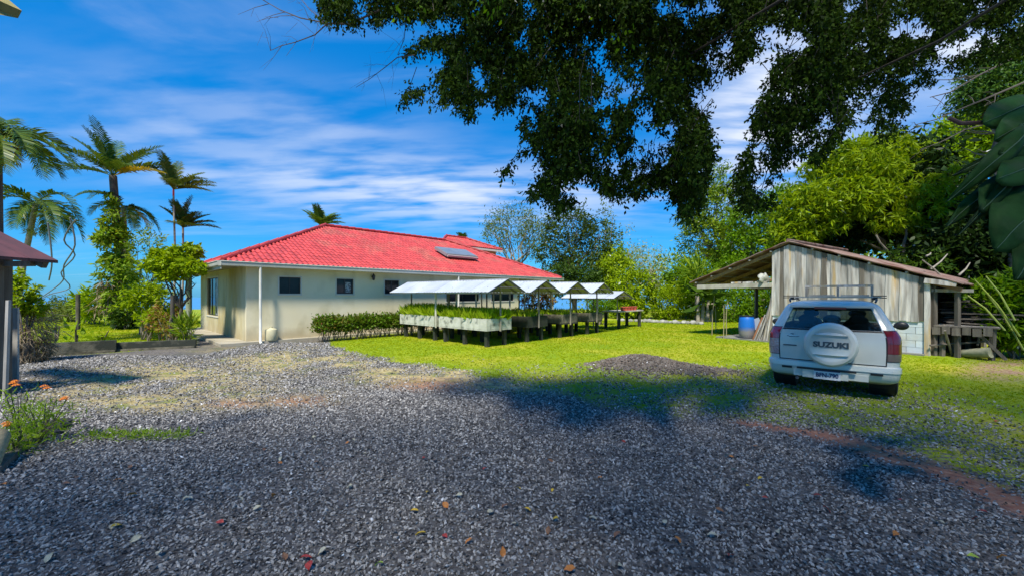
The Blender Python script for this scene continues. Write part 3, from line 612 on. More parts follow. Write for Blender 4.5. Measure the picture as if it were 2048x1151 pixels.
# right pier, side walls
MB().obox(sp(3.98, -.05, 0), du*.12, dv*.12, UP*(rz_(4.05)-.12)).build('corner_post', mBoard, shed)
mb = MB(); mb.obox(sp(0, .2, 0), du*.05, dv*(DV-.4), UP*3.1); mb.obox(sp(0, DV-.25, 0), du*4, dv*.05, UP*2.2)
mb.build('side_wall', mBoardD, shed)
mShadeBoard = M('shade_black_board', (.018, .016, .014), (.035, .03, .026), rough=.95, scale=4, stretch=(5, 5, .4))  # lean-to shade painted into the boards as a near-black colour
mb = MB(); mb.obox(sp(3.98, .2, 0), du*.04, dv*(DV-.4), UP*1.9); mb.obox(sp(4.02, 2.2, 0), du*.75, dv*.05, UP*1.85); mb.build('lean_to_wall', mShadeBoard, shed)  # back wall added to keep the lean-to interior dark
# roof: purlins, rafters, corrugated sheets
for s_, uu in ((0, [-3.0, -2.3, -1.55, -.8, -.05]), (1, [1.25, 2.0, 2.75, 3.6, 4.35])):
    for q in uu: MB().obox(sp(q, -.12, rz_(q)-.10), du*.06, dv*(DV+.3), UP*.055).build('purlin', mBoard, shed)
for v in (.02, 1.8, 3.5, 5.0):
    MB().bar(sp(-3.1, v, rz_(-3.1)-.17), sp(.57, v, rz_(.57)-.16), .07, .12).build('rafter', M('yellow_brown_timber', (.34, .22, .09), (.2, .13, .06), rough=.8, scale=3, stretch=(4, 4, 4)), shed)
    MB().bar(sp(.57, v, rz_(.57)-.16), sp(4.7, v, rz_(4.7)-.17), .07, .11).build('rafter', mBoardB, shed)
MB().bar(sp(-2.95, .0, 2.08), sp(0, .0, 2.1), .10, .17).build('tie_beam', M('pale_beam', (.45, .43, .36), (.3, .28, .22), rough=.8, scale=4), shed)
MB().bar(sp(-2.95, 4.6, 2.08), sp(0, 4.6, 2.1), .10, .15).build('tie_beam', mBoard, shed)
MB().bar(sp(-2.7, 4.6, 0), sp(-2.7, 4.6, 2.3), .12, .12).build('post', mBoardD, shed)
def sheet(u0, u1, v0, v1, k):
    m = 40; mb = MB(); vs = []; nl = 3
    for l in range(nl+1):
        uu = u0+(u1-u0)*l/nl
        for j in range(m+1):
            v = v0+(v1-v0)*j/m; w = .016*math.sin(j*math.pi*2/5)+.012*math.sin(uu*3+k)
            vs.append(sp(uu, v, rz_(uu)+.0+w+.006*(k % 2)))
    n0 = len(vs); vs += [v-UP*.006 for v in vs]; r = m+1
    for l in range(nl):
        for j in range(m): a = l*r+j; mb.f.append((a, a+1, a+r+1, a+r)); mb.f.append((n0+a, n0+a+r, n0+a+r+1, n0+a+1))
    for l in range(nl): a = l*r; mb.f.append((a, a+r, n0+a+r, n0+a)); a += m; mb.f.append((a, n0+a, n0+a+r, a+r))
    for j in range(m): mb.f.append((j, n0+j, n0+j+1, j+1)); a = nl*r+j; mb.f.append((a, a+1, n0+a+1, n0+a))
    mb.v = [tuple(v) for v in vs]; return mb
for k in range(6):
    v0 = -.14+k*.82
    sheet(.62, -3.25+rs.uniform(-.05, .05), v0, v0+.88, k).build('roof_sheet', mRust, shed, smooth=True)
    sheet(.52, 4.78+rs.uniform(-.06, .06), v0, v0+.88, k).build('roof_sheet', mRust, shed, smooth=True)
MB().tube([sp(.57, -.16, 3.66), sp(.57, DV+.3, 3.66)], .07, 8).build('ridge_cap', mRust, shed, smooth=True)
# rusted barge edge along the gable rake
for a, c in ((.6, -3.22), (.55, 4.75)):
    pts = [sp(a+(c-a)*j/14, -.15, rz_(a+(c-a)*j/14)+.012+.012*math.sin(j*2.1)) for j in range(15)]
    MB().tube(pts, .022, 6).build('rake_edge', mRust, shed, smooth=True)
# lean-to on the right: posts, rail, bench of planks
for q, v in ((4.16, .1), (4.6, 1.6), (4.6, .15), (4.6, 4.2)): MB().bar(sp(q, v, 0), sp(q, v, rz_(q)-.15), .09, .09).build('post', mBoardD, shed)
MB().bar(sp(4.1, .08, 1.86), sp(4.9, .08, 1.84), .06, .09).build('rail', mBoard, shed)
MB().bar(sp(4.0, -.1, 2.14), sp(4.62, -.1, 2.02), .1, .14).build('header', mBoard, shed)
bench = E('plank_bench', sp(4.9, .6, 0), 'rough work bench of weathered planks under the right lean-to', 'bench')
for q in range(7): MB().bar(sp(4.15, .1+q*.2, .86+rs.uniform(-.02, .02)), sp(5.35-q*.04, .2+q*.2, .84+rs.uniform(-.03, .03)), .17, .04).build('plank', mBoard if q % 2 else mBoardD, bench)
for q in range(6): MB().obox(sp(4.13+q*.19, -.0, .62+.03*(q % 2)), du*.16, dv*.03, UP*.21).build('fascia_board', mBoardD, bench)
for q, v in ((4.3, .15), (5.2, .2), (4.3, 1.3), (5.2, 1.35)): MB().bar(sp(q, v, 0), sp(q+.03, v, .84), .09, .09).build('leg', mBoardD, bench)
MB().bar(sp(4.9, .15, .8), sp(5.45, .15, .05), .05, .06).build('brace', mBoardD, bench)
for q in range(14): MB().bar(sp(4.1+rs.uniform(0, .1), .7+rs.uniform(0, .9), .92+.05*q), sp(4.7+rs.uniform(-.05, .2), .75+rs.uniform(0, .9), .92+.05*q+rs.uniform(-.03, .03)), .14, .03).build('stacked_board', mShadeBoard if q % 3 else mBoardD, shed)
MB().bar(sp(4.1, 1.6, 1.65), sp(4.75, 1.6, 1.62), .5, .04).build('shelf', mShadeBoard, shed)
for j, (q, v, z) in enumerate(((4.3, .7, .95), (4.4, 1.1, 1.0), (4.5, .8, 1.05), (4.2, 1.3, 1.12), (4.55, 1.0, 1.2))):
    tag(MB().bar(sp(q, v, z), sp(q+.9+.1*j, v+.2-.1*j, z+.04*((j % 3)-1)), .13, .035).build('loose_plank', mBoardD), 'loose grey plank lying in the pile on the lean-to bench', 'plank', 'loose planks on the bench')
tag(MB().lathe(sp(4.5, .2, 1.98), [(.0, -.02), (.05, -.02), (.055, 0), (.05, .04), (0, .05)], 14, ax=-dv).build('wall_lamp', mPipe, smooth=True), 'small round white lamp on the lean-to rail of the shed', 'lamp')
log = MB().tube([sp(4.6, .3, .12), sp(5.2, .1, .22)], [.10, .14], 12); tag(log.build('cut_log', M('pale_log', (.36, .34, .22), (.2, .2, .12), scale=6), smooth=True), 'short pale cut log lying below the plank bench', 'log')
# shed floor slab on the left
MB().obox(sp(-2.0, -.25, -.05), du*6.0, dv*5.4, UP*.10).build('floor_slab', M('grey_shed_slab', (.22, .22, .19), (.15, .15, .13), rough=.9, scale=4), shed)
# things under the left roof
bd = E('blue_drum', sp(-.98, .12, .05), 'blue plastic drum faded grey at the bottom standing by leaning planks', 'drum')
mDrum = M('drum_blue', (.008, .13, .50), rough=.45)
def drum_mat():
    m = mDrum; N = m.node_tree.nodes; L = m.node_tree.links; tc = N.new('ShaderNodeTexCoord'); s = N.new('ShaderNodeSeparateXYZ'); L.new(tc.outputs['Object'], s.inputs[0])
    t = N.new('ShaderNodeTexNoise'); t.inputs['Scale'].default_value = 7; L.new(tc.outputs['Object'], t.inputs[0])
    a = N.new('ShaderNodeMath'); a.operation = 'MULTIPLY_ADD'; L.new(t.outputs[0], a.inputs[0]); a.inputs[1].default_value = .12; L.new(s.outputs[2], a.inputs[2])
    r = N.new('ShaderNodeMapRange'); r.inputs[1].default_value = .32; r.inputs[2].default_value = .52; L.new(a.outputs[0], r.inputs[0])
    x = N.new('ShaderNodeMix'); x.data_type = 'RGBA'; L.new(r.outputs[0], x.inputs[0]); x.inputs[6].default_value = (.20, .19, .20, 1); x.inputs[7].default_value = (.008, .13, .50, 1); L.new(x.outputs[2], N['Principled BSDF'].inputs['Base Color'])
drum_mat()
MB().lathe((0, 0, 0), [(.0, 0), (.22, 0), (.25, .03), (.265, .2), (.285, .42), (.285, .5), (.265, .7), (.25, .84), (.23, .86)], 28).build('drum_body', mDrum, bd, world=False, smooth=True)
MB().lathe((0, 0, .84), [(.245, 0), (.262, .01), (.262, .04), (.235, .045), (.23, .02), (0, .02)], 28).build('rim_band', mFrameD, bd, world=False, smooth=True)
cols = [mBoard, mBoard, mBoardD, mBoard, M('orange_brown_plank', (.34, .14, .06), (.22, .09, .04), scale=5, rough=.8), mBoard, mBoardD, mBoard]
for j in range(11):
    b0 = sp(-.62+j*.055, -.16+.02*(j % 3), .05); t0 = sp(-.10+j*.012, .10, 1.0+.16*((j*7) % 5)+.05*j)
    if j < 3: t0 = sp(-.38+.1*j, .05, .9+.1*j)
    tag(MB().bar(b0, t0, rs.uniform(.05, .10), .03).build('leaning_plank', cols[(j+4) % 8 if j < 3 else j % 4]), 'weathered plank leaning against the left corner of the shed wall' if j >= 3 else 'short brown plank leaning beside the blue drum', 'plank', 'planks leaning on the shed' if j >= 3 else 'short planks by the drum')
pn = MB().obox(sp(-.70, .25, .35), du*.26+UP*.10, dv*.02, UP*.42-du*.16); tag(pn.build('tilted_board', M('blue_grey_board', (.38, .42, .48), rough=.5)), 'small blue-grey board tilted between the drum and planks', 'board')
bg_ = E('black_bag', sp(-.35, .7, .9), 'bulging black sack piled above the tilted grey board', 'sack')
def blob(c, r, seed, n=18, m=12, amp=.18, sq=(1, 1, 1)):
    mb = MB(); rr = random.Random(seed); ph = [rr.uniform(0, 6) for _ in range(6)]; vs = []; 
    for i in range(m+1):
        th = math.pi*i/m
        for j in range(n):
            f = 2*math.pi*j/n; k = r*(1+amp*math.sin(3*f+ph[0])*math.sin(2*th+ph[1])+amp*.6*math.sin(5*f+ph[2])*math.sin(4*th+ph[3]))
            vs.append(Vector(c)+Vector((math.sin(th)*math.cos(f)*k*sq[0], math.sin(th)*math.sin(f)*k*sq[1], math.cos(th)*k*sq[2])))
    mb.add(vs, [(i*n+j, (i+1)*n+j, (i+1)*n+(j+1) % n, i*n+(j+1) % n) for i in range(m) for j in range(n)]); return mb
blob(sp(-.35, .6, .78), .24, 3, sq=(1, 1, .7)).build('sack_body', M('black_plastic', (.012, .013, .015), rough=.3, bump=.4, bscale=9), bg_, smooth=True)
MB().bar(sp(-.5, .6, .05), sp(-.5, .6, .62), .35, .3).build('sack_base', mBoardD, bg_)
wh = E('cloth_bundle', sp(-.25, .0, 2.3), 'pale crumpled cloth bundle resting on the tie beam under the roof', 'bundle')
blob(sp(-.32, .02, 2.36), .17, 11, amp=.35, sq=(1, .8, .9)).build('bundle_cloth', M('pale_cloth', (.45, .46, .40), (.3, .3, .26), scale=9), wh, smooth=True)
for j in range(3): tag(MB().bar(sp(-1.5+.45*j, .0, 2.21), sp(-1.15+.45*j, .02, 2.22), .1, .06).build('wood_offcut', mBoard), 'short wood offcut lying on the beam under the shed roof', 'offcut', 'offcuts on the beam')
for j, (x, y) in enumerate(((1432, 664), (1447, 676), (1453, 674), (1424, 670))):
    g = G(x, y); tag(MB().tube([g, g+Vector((.03*(j % 2), .02, .9)), g+Vector((-.04+.05*j, 0, 1.15+.18*j))], [.018, .016, .012], 6).build('garden_stake', M('tan_stake', (.3, .26, .14), rough=.8)), ['leftmost short thin stake in the lawn left of the drum', 'thin upright stake in the lawn beside the blue drum', 'tallest-looking thin stake just left of the blue drum', 'thin bare stake standing apart at the lawn edge left of the drum'][j], 'stake')

# ------------------------------------------------------------------ the car (local: x right, y forward, z up, rear at y=0)
AL = 40.5
Fv = Vector((math.sin(R(AL)), math.cos(R(AL)), 0)); Rv = Vector((Fv.y, -Fv.x, 0))
car = E('parked_car', Vector((5.41, 6.82, 0)), 'white five-door off-road car seen from behind with a round spare wheel cover', 'car', rz=-R(AL))
mPaint = M('white_car_paint', (.64, .67, .64), (.58, .61, .57), rough=.22, spec=.6, scale=2); mPaint.node_tree.nodes['Principled BSDF'].inputs['Coat Weight'].default_value = .5
mBlk = M('black_plastic_trim', (.015, .015, .017), rough=.45); mRub = M('tyre_rubber', (.018, .018, .018), rough=.85, bump=.2); mAl = M('wheel_alloy', (.35, .35, .36), rough=.35, metal=.8)
mCGl = bpy.data.materials.new('car_window_glass'); mCGl.use_nodes = True
def cg():
    N = mCGl.node_tree.nodes; L = mCGl.node_tree.links; N.remove(N['Principled BSDF']); g = N.new('ShaderNodeBsdfGlossy'); g.inputs['Roughness'].default_value = .03; g.inputs[0].default_value = (.8, .85, .9, 1)
    t = N.new('ShaderNodeBsdfTransparent'); t.inputs[0].default_value = (.50, .62, .57, 1); lw_ = N.new('ShaderNodeLayerWeight'); lw_.inputs[0].default_value = .35; m = N.new('ShaderNodeMath'); m.operation = 'MULTIPLY_ADD'; m.inputs[1].default_value = .6; m.inputs[2].default_value = .05; L.new(lw_.outputs['Fresnel'], m.inputs[0])
    x = N.new('ShaderNodeMixShader'); L.new(m.outputs[0], x.inputs[0]); L.new(t.outputs[0], x.inputs[1]); L.new(g.outputs[0], x.inputs[2]); L.new(x.outputs[0], N['Material Output'].inputs[0])
cg()
KZ = [.27, .32, .38, .48, .555, .57, .62, .75, .95, 1.04, 1.09, 1.14, 1.20, 1.35, 1.47, 1.51, 1.56, 1.60, 1.625, 1.64]
KW = [.80, .865, .885, .895, .895, .885, .888, .895, .895, .885, .865, .835, .815, .745, .69, .67, .63, .56, .44, .25]
KR = [.14, .05, .015, 0, .01, .055, .055, .055, .065, .075, .085, .105, .135, .225, .305, .325, .36, .43, .62, .95]
KF = [4.1, 4.25, 4.31, 4.35, 4.35, 4.34, 4.34, 4.32, 4.22, 3.7, 3.32, 3.22, 3.12, 2.88, 2.68, 2.62, 2.52, 2.38, 2.1, 1.7]
def kz(z, K): return float(np.interp(z, KZ, K))
XF = [0, .12, .3, .5, .66, .795, .815, .86]          # fractions of W across the rear
ARC = [15, 35, 55, 75, 90]
NS = 64
def ringpt(z, ci, off=0.):
    W_, yr, yf = kz(z, KW), kz(z, KR), kz(z, KF); rr = .17 if z < 1.1 else .13; rx = W_*.14
    if ci < len(XF):
        x = XF[ci]*W_; y = yr+.06*(x/W_)**2; nx, ny = .12*x/W_, -1
    elif ci < len(XF)+len(ARC):
        th = R(ARC[ci-len(XF)]); x = W_*.86+rx*math.sin(th); y = yr+.045+rr*(1-math.cos(th)); nx, ny = math.sin(th), -math.cos(th)
    else:
        k = ci-len(XF)-len(ARC)+1; y0 = yr+.045+rr; y1 = yf-.35; f = k/NS
        if f <= 1: x = W_*(1-(.04*max(0, f-.75)/.25)); y = y0+(y1-y0)*f; nx, ny = 1, 0
        else:
            th = R((k-NS)*22.5); x = W_*.96*(math.cos(th)*.35+.65)if k-NS < 4 else 0; y = y1+.35*math.sin(th); nx, ny = math.cos(th), math.sin(th)
    l = math.hypot(nx, ny)
    return [x+nx/l*off, y+ny/l*off, z]
NC = len(XF)+len(ARC)+NS+4
WHY = (.86, 3.50); ARR = .415
def car_body():
    body, glass = {}, {}
    rows = []
    for zi, z in enumerate(KZ):
        row = []
        for ci in range(NC):
            p = ringpt(z, ci)
            if p[0] > .7 or True:
                for wy in WHY:
                    d = abs(p[1]-wy)
                    if d < ARR and ci >= len(XF)+2:
                        za = .355+math.sqrt(ARR**2-d**2)
                        if p[2] < za: p[2] = za
            row.append(p)
        rows.append(row)
    zi0, zi1 = KZ.index(1.14), KZ.index(1.47)
    yb = {}
    def isglass(zi, ci):
        if not (zi0 <= zi < zi1): return None
        if ci+1 <= 5: return 'rear_window'
        a = rows[zi0][ci][1]; 
        if ci >= len(XF)+len(ARC) and ci < NC-5:
            k = ci-len(XF)-len(ARC); f = k/NS
            if .10 < f < .30: return 'quarter_window'
            if .33 < f < .585: return 'rear_door_window'
            if .615 < f < .97: return 'front_door_window'
        if ci >= NC-4: return 'windscreen'
        return None
    out = {}
    for zi in range(len(KZ)-1):
        for ci in range(NC-1):
            for s in (1, -1):
                g = isglass(zi, ci); key = (g or 'body', s if g and g not in ('rear_window', 'windscreen') else 0)
                q = [rows[zi][ci], rows[zi][ci+1], rows[zi+1][ci+1], rows[zi+1][ci]]
                q = [(v[0]*s, v[1], v[2]) for v in q]
                if s < 0: q = q[::-1]
                out.setdefault(key, []).append(q)
    top = rows[-1]
    out[('body', 0)].append([(p[0], p[1], p[2]) for p in top]+[(-p[0], p[1], p[2]) for p in top[::-1]])
    for (nm, s), qs in out.items():
        vi = {}; vs = []; fs = []
        for q in qs:
            f = []
            for v in q:
                kk = tuple(round(c, 4) for c in v)
                if kk not in vi: vi[kk] = len(vs); vs.append(kk)
                if not f or vi[kk] != f[-1]: f.append(vi[kk])
            if len(f) > 2 and f[0] == f[-1]: f = f[:-1]
            if len(set(f)) >= 3 and len(set(f)) == len(f): fs.append(tuple(f))
        m_ = MB(); m_.v = vs; m_.f = fs
        o = m_.build(nm, mPaint if nm == 'body' else mCGl, car, world=False, smooth=True, sharp=38)
        if nm == 'body':
            sm = o.modifiers.new('thick', 'SOLIDIFY'); sm.thickness = .02; sm.offset = -1
car_body()
def patch(nm, c0, c1, z0, z1, off, mat, par, sides=(1, -1), nz=6, thick=.012):
    res = []
    for s in sides:
        mb = MB(); vs = []; zs = [z0+(z1-z0)*i/nz for i in range(nz+1)]; n = c1-c0+1
        for o_ in (off, off-thick):
            for z in zs:
                for c in range(c0, c1+1): p = ringpt(z, c, o_); vs.append((p[0]*s, p[1], p[2]))
        m_ = (nz+1)*n; f = []
        for i in range(nz):
            for j in range(n-1): a = i*n+j; f.append((a, a+1, a+n+1, a+n))
        for i in range(nz): a = i*n; f.append((a, a+n, m_+a+n, m_+a)); a += n-1; f.append((a, m_+a, m_+a+n, a+n))
        for j in range(n-1): f.append((j, m_+j, m_+j+1, j+1)); a = nz*n+j; f.append((a, a+1, m_+a+1, m_+a))
        if s < 0: f = [q[::-1] for q in f]
        mb.add(vs, f); res.append(mb.build(nm, mat, par, world=False, smooth=True, sharp=40))
    return res
def full_patch(nm, cmax, z0, z1, off, mat, par, nz=6, thick=.014):
    mb = MB(); vs = []; zs = [z0+(z1-z0)*i/nz for i in range(nz+1)]; cs = [(-1, c) for c in range(cmax, 0, -1)]+[(1, c) for c in range(0, cmax+1)]; n = len(cs)
    for o_ in (off, off-thick):
        for z in zs:
            for s, c in cs: p = ringpt(z, c, o_); vs.append((p[0]*s, p[1], p[2]))
    m_ = (nz+1)*n; f = [(i*n+j, i*n+j+1, (i+1)*n+j+1, (i+1)*n+j) for i in range(nz) for j in range(n-1)]
    for i in range(nz): a = i*n; f.append((a, a+n, m_+a+n, m_+a)); a += n-1; f.append((a, m_+a, m_+a+n, a+n))
    for j in range(n-1): f.append((j, m_+j, m_+j+1, j+1)); a = nz*n+j; f.append((a, a+1, m_+a+1, m_+a))
    mb.add(vs, f); return mb.build(nm, mat, par, world=False, smooth=True, sharp=40)
# shut line behind the tailgate, then the tailgate skin
full_patch('shut_line', 6, .572, 1.118, .0015, mBlk, car, thick=.01)
tg = full_patch('tailgate', 5, .59, 1.105, .012, mPaint, car)
full_patch('window_frame', 5, 1.115, 1.138, .004, mBlk, car, nz=2, thick=.01)
full_patch('window_frame', 5, 1.468, 1.50, .004, mBlk, car, nz=2, thick=.01)
mRed = M('red_lamp_lens', (.45, .01, .03), rough=.12, spec=.8); mRed.node_tree.nodes['Principled BSDF'].inputs['Coat Weight'].default_value = 1
mClr = M('pinkish_clear_lens', (.42, .22, .24), (.5, .4, .42), rough=.12, spec=.8, scale=30)
mClrD = M('shaded_lens', (.16, .13, .12), rough=.12, spec=.8)
mDR = M('dark_red_lens', (.16, .006, .015), rough=.12, spec=.8)
for s in (1, -1):
    l = patch('tail_lamp', 6, 13, .94, 1.145, .014, mRed if s < 0 else mDR, car, (s,))[0]  # left lenses bright, right lenses dark: light and shade painted per side
    patch('lamp_lens', 6, 13, .78, .935, .012, mDR if s > 0 else mClr, l, (s,)); patch('lamp_lens', 6, 12, .66, .775, .012, mClrD if s > 0 else mClr, l, (s,))
    patch('lamp_bezel', 6, 13, .65, 1.155, .006, mBlk, l, (s,))
# bumper shelf lip and slots
full_patch('bumper', 12, .475, .553, .012, mPaint, car, nz=3)
for s in (1, -1): MB().box((s*.60, -.018+.03, .445), (.15, .02, .035)).build('reflector', mBlk, car, world=False)
MB().box((0, .03, .36), (1.0, .05, .10)).build('bumper_valance', mPaint, car, world=False)
MB().box((-.06, -.008, .375), (.62, .05, .15)).build('plate_recess', mPaint, car, world=False)
MB().box((-.05, -.034, .455), (.80, .04, .03)).build('plate_hood', mBlk, car, world=False)
pl_ = MB().box((-.03, -.046, .37), (.36, .012, .155)).build('licence_plate', M('plate_white', (.62, .66, .72), rough=.4), car, world=False)
def text(s, size, loc, rot, mat, par, ext=.004, bold=.0, nm='lettering', sx=1, shear=0):
    c = bpy.data.curves.new(nm, 'FONT'); c.body = s; c.size = size; c.align_x = 'CENTER'; c.align_y = 'CENTER'; c.extrude = ext; c.offset = bold; c.shear = shear; c.resolution_u = 3
    tmp = bpy.data.objects.new(nm, c); COL.objects.link(tmp); dg = bpy.context.evaluated_depsgraph_get(); me = bpy.data.meshes.new_from_object(tmp.evaluated_get(dg)); bpy.data.objects.remove(tmp)
    me.materials.clear(); o = link(nm, me, mat, par, world=False); o.location = loc; o.rotation_euler = rot; o.scale = (sx, 1, 1); return o
mInk = M('plate_navy_ink', (.015, .03, .12), rough=.5)
text('BFN-790', .098, (-.03, -.054, .362), (R(90), 0, 0), mInk, pl_, bold=.003, sx=.86)
MB().box((-.03, -.053, .436), (.35, .003, .016)).build('plate_stripe', mInk, pl_, world=False)
# spare wheel cover
ya = Vector((0, -1, 0)); sc = MB(); SC = Vector((.015, .03, .895))
sc.lathe(SC, [(.29, .0), (.350, .02), (.370, .07), (.370, .15), (.358, .19), (.332, .215), (.29, .222), (.27, .222), (.256, .216), (.0, .222)], 48, ax=ya)
cov = sc.build('spare_wheel_cover', mPaint, car, world=False, smooth=True, sharp=30)
for s in (1, -1):
    mb = MB(); n = 14; vs = []
    for i in range(n+1):
        x = -.235+.47*i/n; e = .045*math.cos(x/.235*math.pi/2); zc = s*.165
        for dz, dy in ((0, .228), (s*e, .218), (s*e, .205), (0, .205)): vs.append((SC.x+x, SC.y-dy-(.018 if dz == 0 and dy > .22 else 0), SC.z+zc+dz))
    mb.add(vs, [(i*4+j, i*4+(j+1) % 4, (i+1)*4+(j+1) % 4, (i+1)*4+j) for i in range(n) for j in range(4)]); mb.build('cover_rib', mPaint, cov, world=False, smooth=True)
mLet = M('dark_chrome_letters', (.07, .10, .12), rough=.3, metal=.3)
text('SUZUKI', .122, (SC.x+.01, SC.y-.226, SC.z), (R(90), 0, 0), mLet, cov, bold=.006, sx=1.12)
# badges on the tailgate
tgm = M('chrome_badge', (.25, .28, .30), rough=.2, metal=.9)
mb = MB(); mb.tube([(-.60, .0+.055, 1.0), (-.55, .045, .985), (-.47, .045, .985), (-.42, .05, 1.0)], .006, 6); mb.tube([(-.55, .045, 1.035), (-.51, .045, 1.045), (-.50, .045, 1.03), (-.53, .045, 1.022)], .005, 6); mb.build('badge', tgm, car, world=False)
MB().box((-.56, .062, .83), (.20, .012, .022)).build('badge', mLet, car, world=False)
# spoiler lamp, wiper, rails
MB().box((0, .300, 1.50), (.44, .05, .035)).build('brake_lamp', mDR, car, world=False)
MB().box((0, .318, 1.525), (1.16, .07, .03)).build('spoiler', mPaint, car, world=False)
MB().bar((.05, .13, 1.155), (.42, .19, 1.24), .012, .012).build('wiper', mBlk, car, world=False)
for s in (1, -1): MB().tube([(s*.60, .55, 1.60), (s*.62, .65, 1.645), (s*.62, 2.1, 1.645), (s*.6, 2.25, 1.60)], .016, 8).build('roof_rail', mBlk, car, world=False, smooth=True)
rack = E('roof_rack', Vector((0, 0, 0)), None); rack.name = 'roof_rack'; rack.parent = car
for y in (.95, 1.85):
    MB().box((.02, y, 1.685), (1.34, .05, .025)).build('cross_bar', M('pale_rack_wood', (.50, .46, .38), (.36, .32, .26), scale=6), rack, world=False)
    for s in (1, -1):
        for z in (1.675, 1.71): MB().bar((s*.58, y, z), (s*.76, y, z), .03, .016).build('bar_end', mBlk, rack, world=False)
        MB().box((s*.61, y, 1.66), (.06, .06, .05)).build('clamp', mBlk, rack, world=False)
for x in (-.42, .08, .58): MB().bar((x, 1.45, 1.68), (x, 1.45, 1.90), .04, .04).build('upright', mBoard, rack, world=False)
MB().bar((-.44, 1.45, 1.90), (.60, 1.45, 1.90), .045, .045).build('top_bar', mBoard, rack, world=False)
MB().bar((-.38, 1.45, 1.715), (.04, 1.45, 1.715), .05, .03).build('lower_bar', M('pale_rack_wood', (.5, .46, .38)), rack, world=False); MB().bar((.12, 1.45, 1.715), (.54, 1.45, 1.715), .05, .03).build('lower_bar', M('pale_rack_wood', (.5, .46, .38)), rack, world=False)
# mirrors, interior, wheels
for s in (1, -1):
    m_ = blob((s*1.06, 2.72, 1.10), .10, 2, amp=.02, sq=(1.15, .55, .85)).build('wing_mirror', mBlk, car, world=False, smooth=True); MB().bar((s*.84, 2.78, 1.06), (s*1.0, 2.75, 1.08), .05, .05).build('mirror_arm', mBlk, m_, world=False)
inn = MB().box((0, 2.0, .62), (1.6, 3.2, .5)).build('cabin_floor', mBlk, car, world=False)
mSeat = M('dark_seat_fabric', (.03, .032, .035), rough=.9)
for x, y in ((-.37, 1.9), (.37, 1.9), (-.38, .98), (0, .98), (.38, .98)):
    w = .25 if y > 1.5 else .19
    st = blob((x, y, 1.02), w, 5, amp=.0, sq=(1, .35, 1.05)).build('seat', mSeat, car, world=False, smooth=True); blob((x, y, 1.36 if y > 1.5 else 1.27), .12, 5, amp=.0, sq=(1.15, .5, .75)).build('headrest', mSeat, st, world=False, smooth=True)
MB().box((0, 2.55, 1.41), (.24, .03, .06)).build('rear_view_mirror', mBlk, car, world=False)
MB().box((0, 2.95, 1.0), (1.5, .4, .16)).build('dashboard', mBlk, car, world=False)
def wheel(x, y, s):
    ax = Vector((s, 0, 0)); t = MB().lathe((x, y, .345), [(.20, -.10), (.30, -.11), (.335, -.095), (.345, -.05), (.345, .05), (.335, .095), (.30, .11), (.20, .10)], 36, ax=ax, closed=True)
    t.f += [tuple(range(7*36, 8*36)), tuple(range(36))[::-1]]
    w = t.build('wheel', mRub, car, world=False, smooth=True, sharp=35); r_ = MB().lathe((x, y, .345), [(0, .075), (.05, .08), (.06, .06), (.17, .06), (.195, .10), (.205, .105)], 24, ax=ax)
    for k in range(5):
        a = 2*math.pi*k/5; r_.bar(Vector((x+s*.075, y, .345)), Vector((x+s*.085, y+.19*math.cos(a), .345+.19*math.sin(a))), .03, .05, up=Vector((1, 0, 0)))
    r_.build('rim', mAl, w, world=False, smooth=True)
for y in WHY:
    for s in (1, -1): wheel(s*.775, y, s)
MB().box((0, .7, .36), (1.3, .9, .22)).build('underbody', mBlk, car, world=False)
for y in WHY:
    for s in (1, -1): MB().lathe((s*.62, y, .36), [(.0, -.1), (.41, -.1), (.41, .22)], 24, ax=Vector((s, 0, 0))).build('wheel_arch_liner', mBlk, car, world=False)
MB().tube([(-.45, .02, .26), (-.45, .5, .27)], .028, 8).build('exhaust_pipe', mSteel, car, world=False)
MB().tube([(.0, .05, .30), (.0, -.02, .30)], .02, 6).build('tow_hook', mBlk, car, world=False)
for s in (1, -1):
    pts = [tuple(ringpt(1.02, c, .0)) for c in range(14, 62, 4)]; 
    MB().tube([(p[0]*s, p[1], p[2]) for p in pts], .008, 6).build('door_trim', mPaint, car, world=False)
    for q in (32, 50): p = ringpt(.93, q, .012); MB().box((p[0]*s, p[1], .93), (.03, .16, .03)).build('door_handle', mPaint, car, world=False)
    for q in (18+13, 13+37, 13+60):
        MB().add([(lambda p: (p[0]*s, p[1]+dy, p[2]))(ringpt(z, q, .002)) for z in (.42, .7, 1.08) for dy in (0, .007)], [(0, 1, 3, 2), (2, 3, 5, 4)]).build('door_gap', mBlk, car, world=False)
# ------------------------------------------------------------------ vegetation
gBright = LM('bright_leaves', [(0.167, 0.314, 0.006), (0.300, 0.502, 0.008), (0.434, 0.627, 0.012), (0.083, 0.172, 0.006)], tr=.4)
gYel = LM('yellow_green_leaves', [(0.313, 0.419, 0.006), (0.522, 0.612, 0.010), (0.696, 0.700, 0.015), (0.174, 0.274, 0.006)], tr=.4)
gMid = LM('mid_green_leaves', [(0.061, 0.143, 0.008), (0.122, 0.235, 0.012), (0.192, 0.302, 0.014), (0.278, 0.370, 0.020)], tr=.35)
gDark = LM('dark_green_leaves', [(0.014, 0.042, 0.007), (0.026, 0.066, 0.009), (0.042, 0.096, 0.011), (0.072, 0.132, 0.011)], tr=.25)
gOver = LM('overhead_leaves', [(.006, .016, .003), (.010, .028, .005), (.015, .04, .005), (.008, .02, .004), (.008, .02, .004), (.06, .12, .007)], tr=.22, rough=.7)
gOlive = LM('olive_sparse_leaves', [(0.145, 0.182, 0.030), (0.246, 0.280, 0.050), (0.348, 0.350, 0.090), (0.116, 0.168, 0.030)], tr=.35)
gGrey = LM('pale_grey_green_leaves', [(0.203, 0.238, 0.080), (0.319, 0.336, 0.130), (0.406, 0.406, 0.170)], tr=.3)
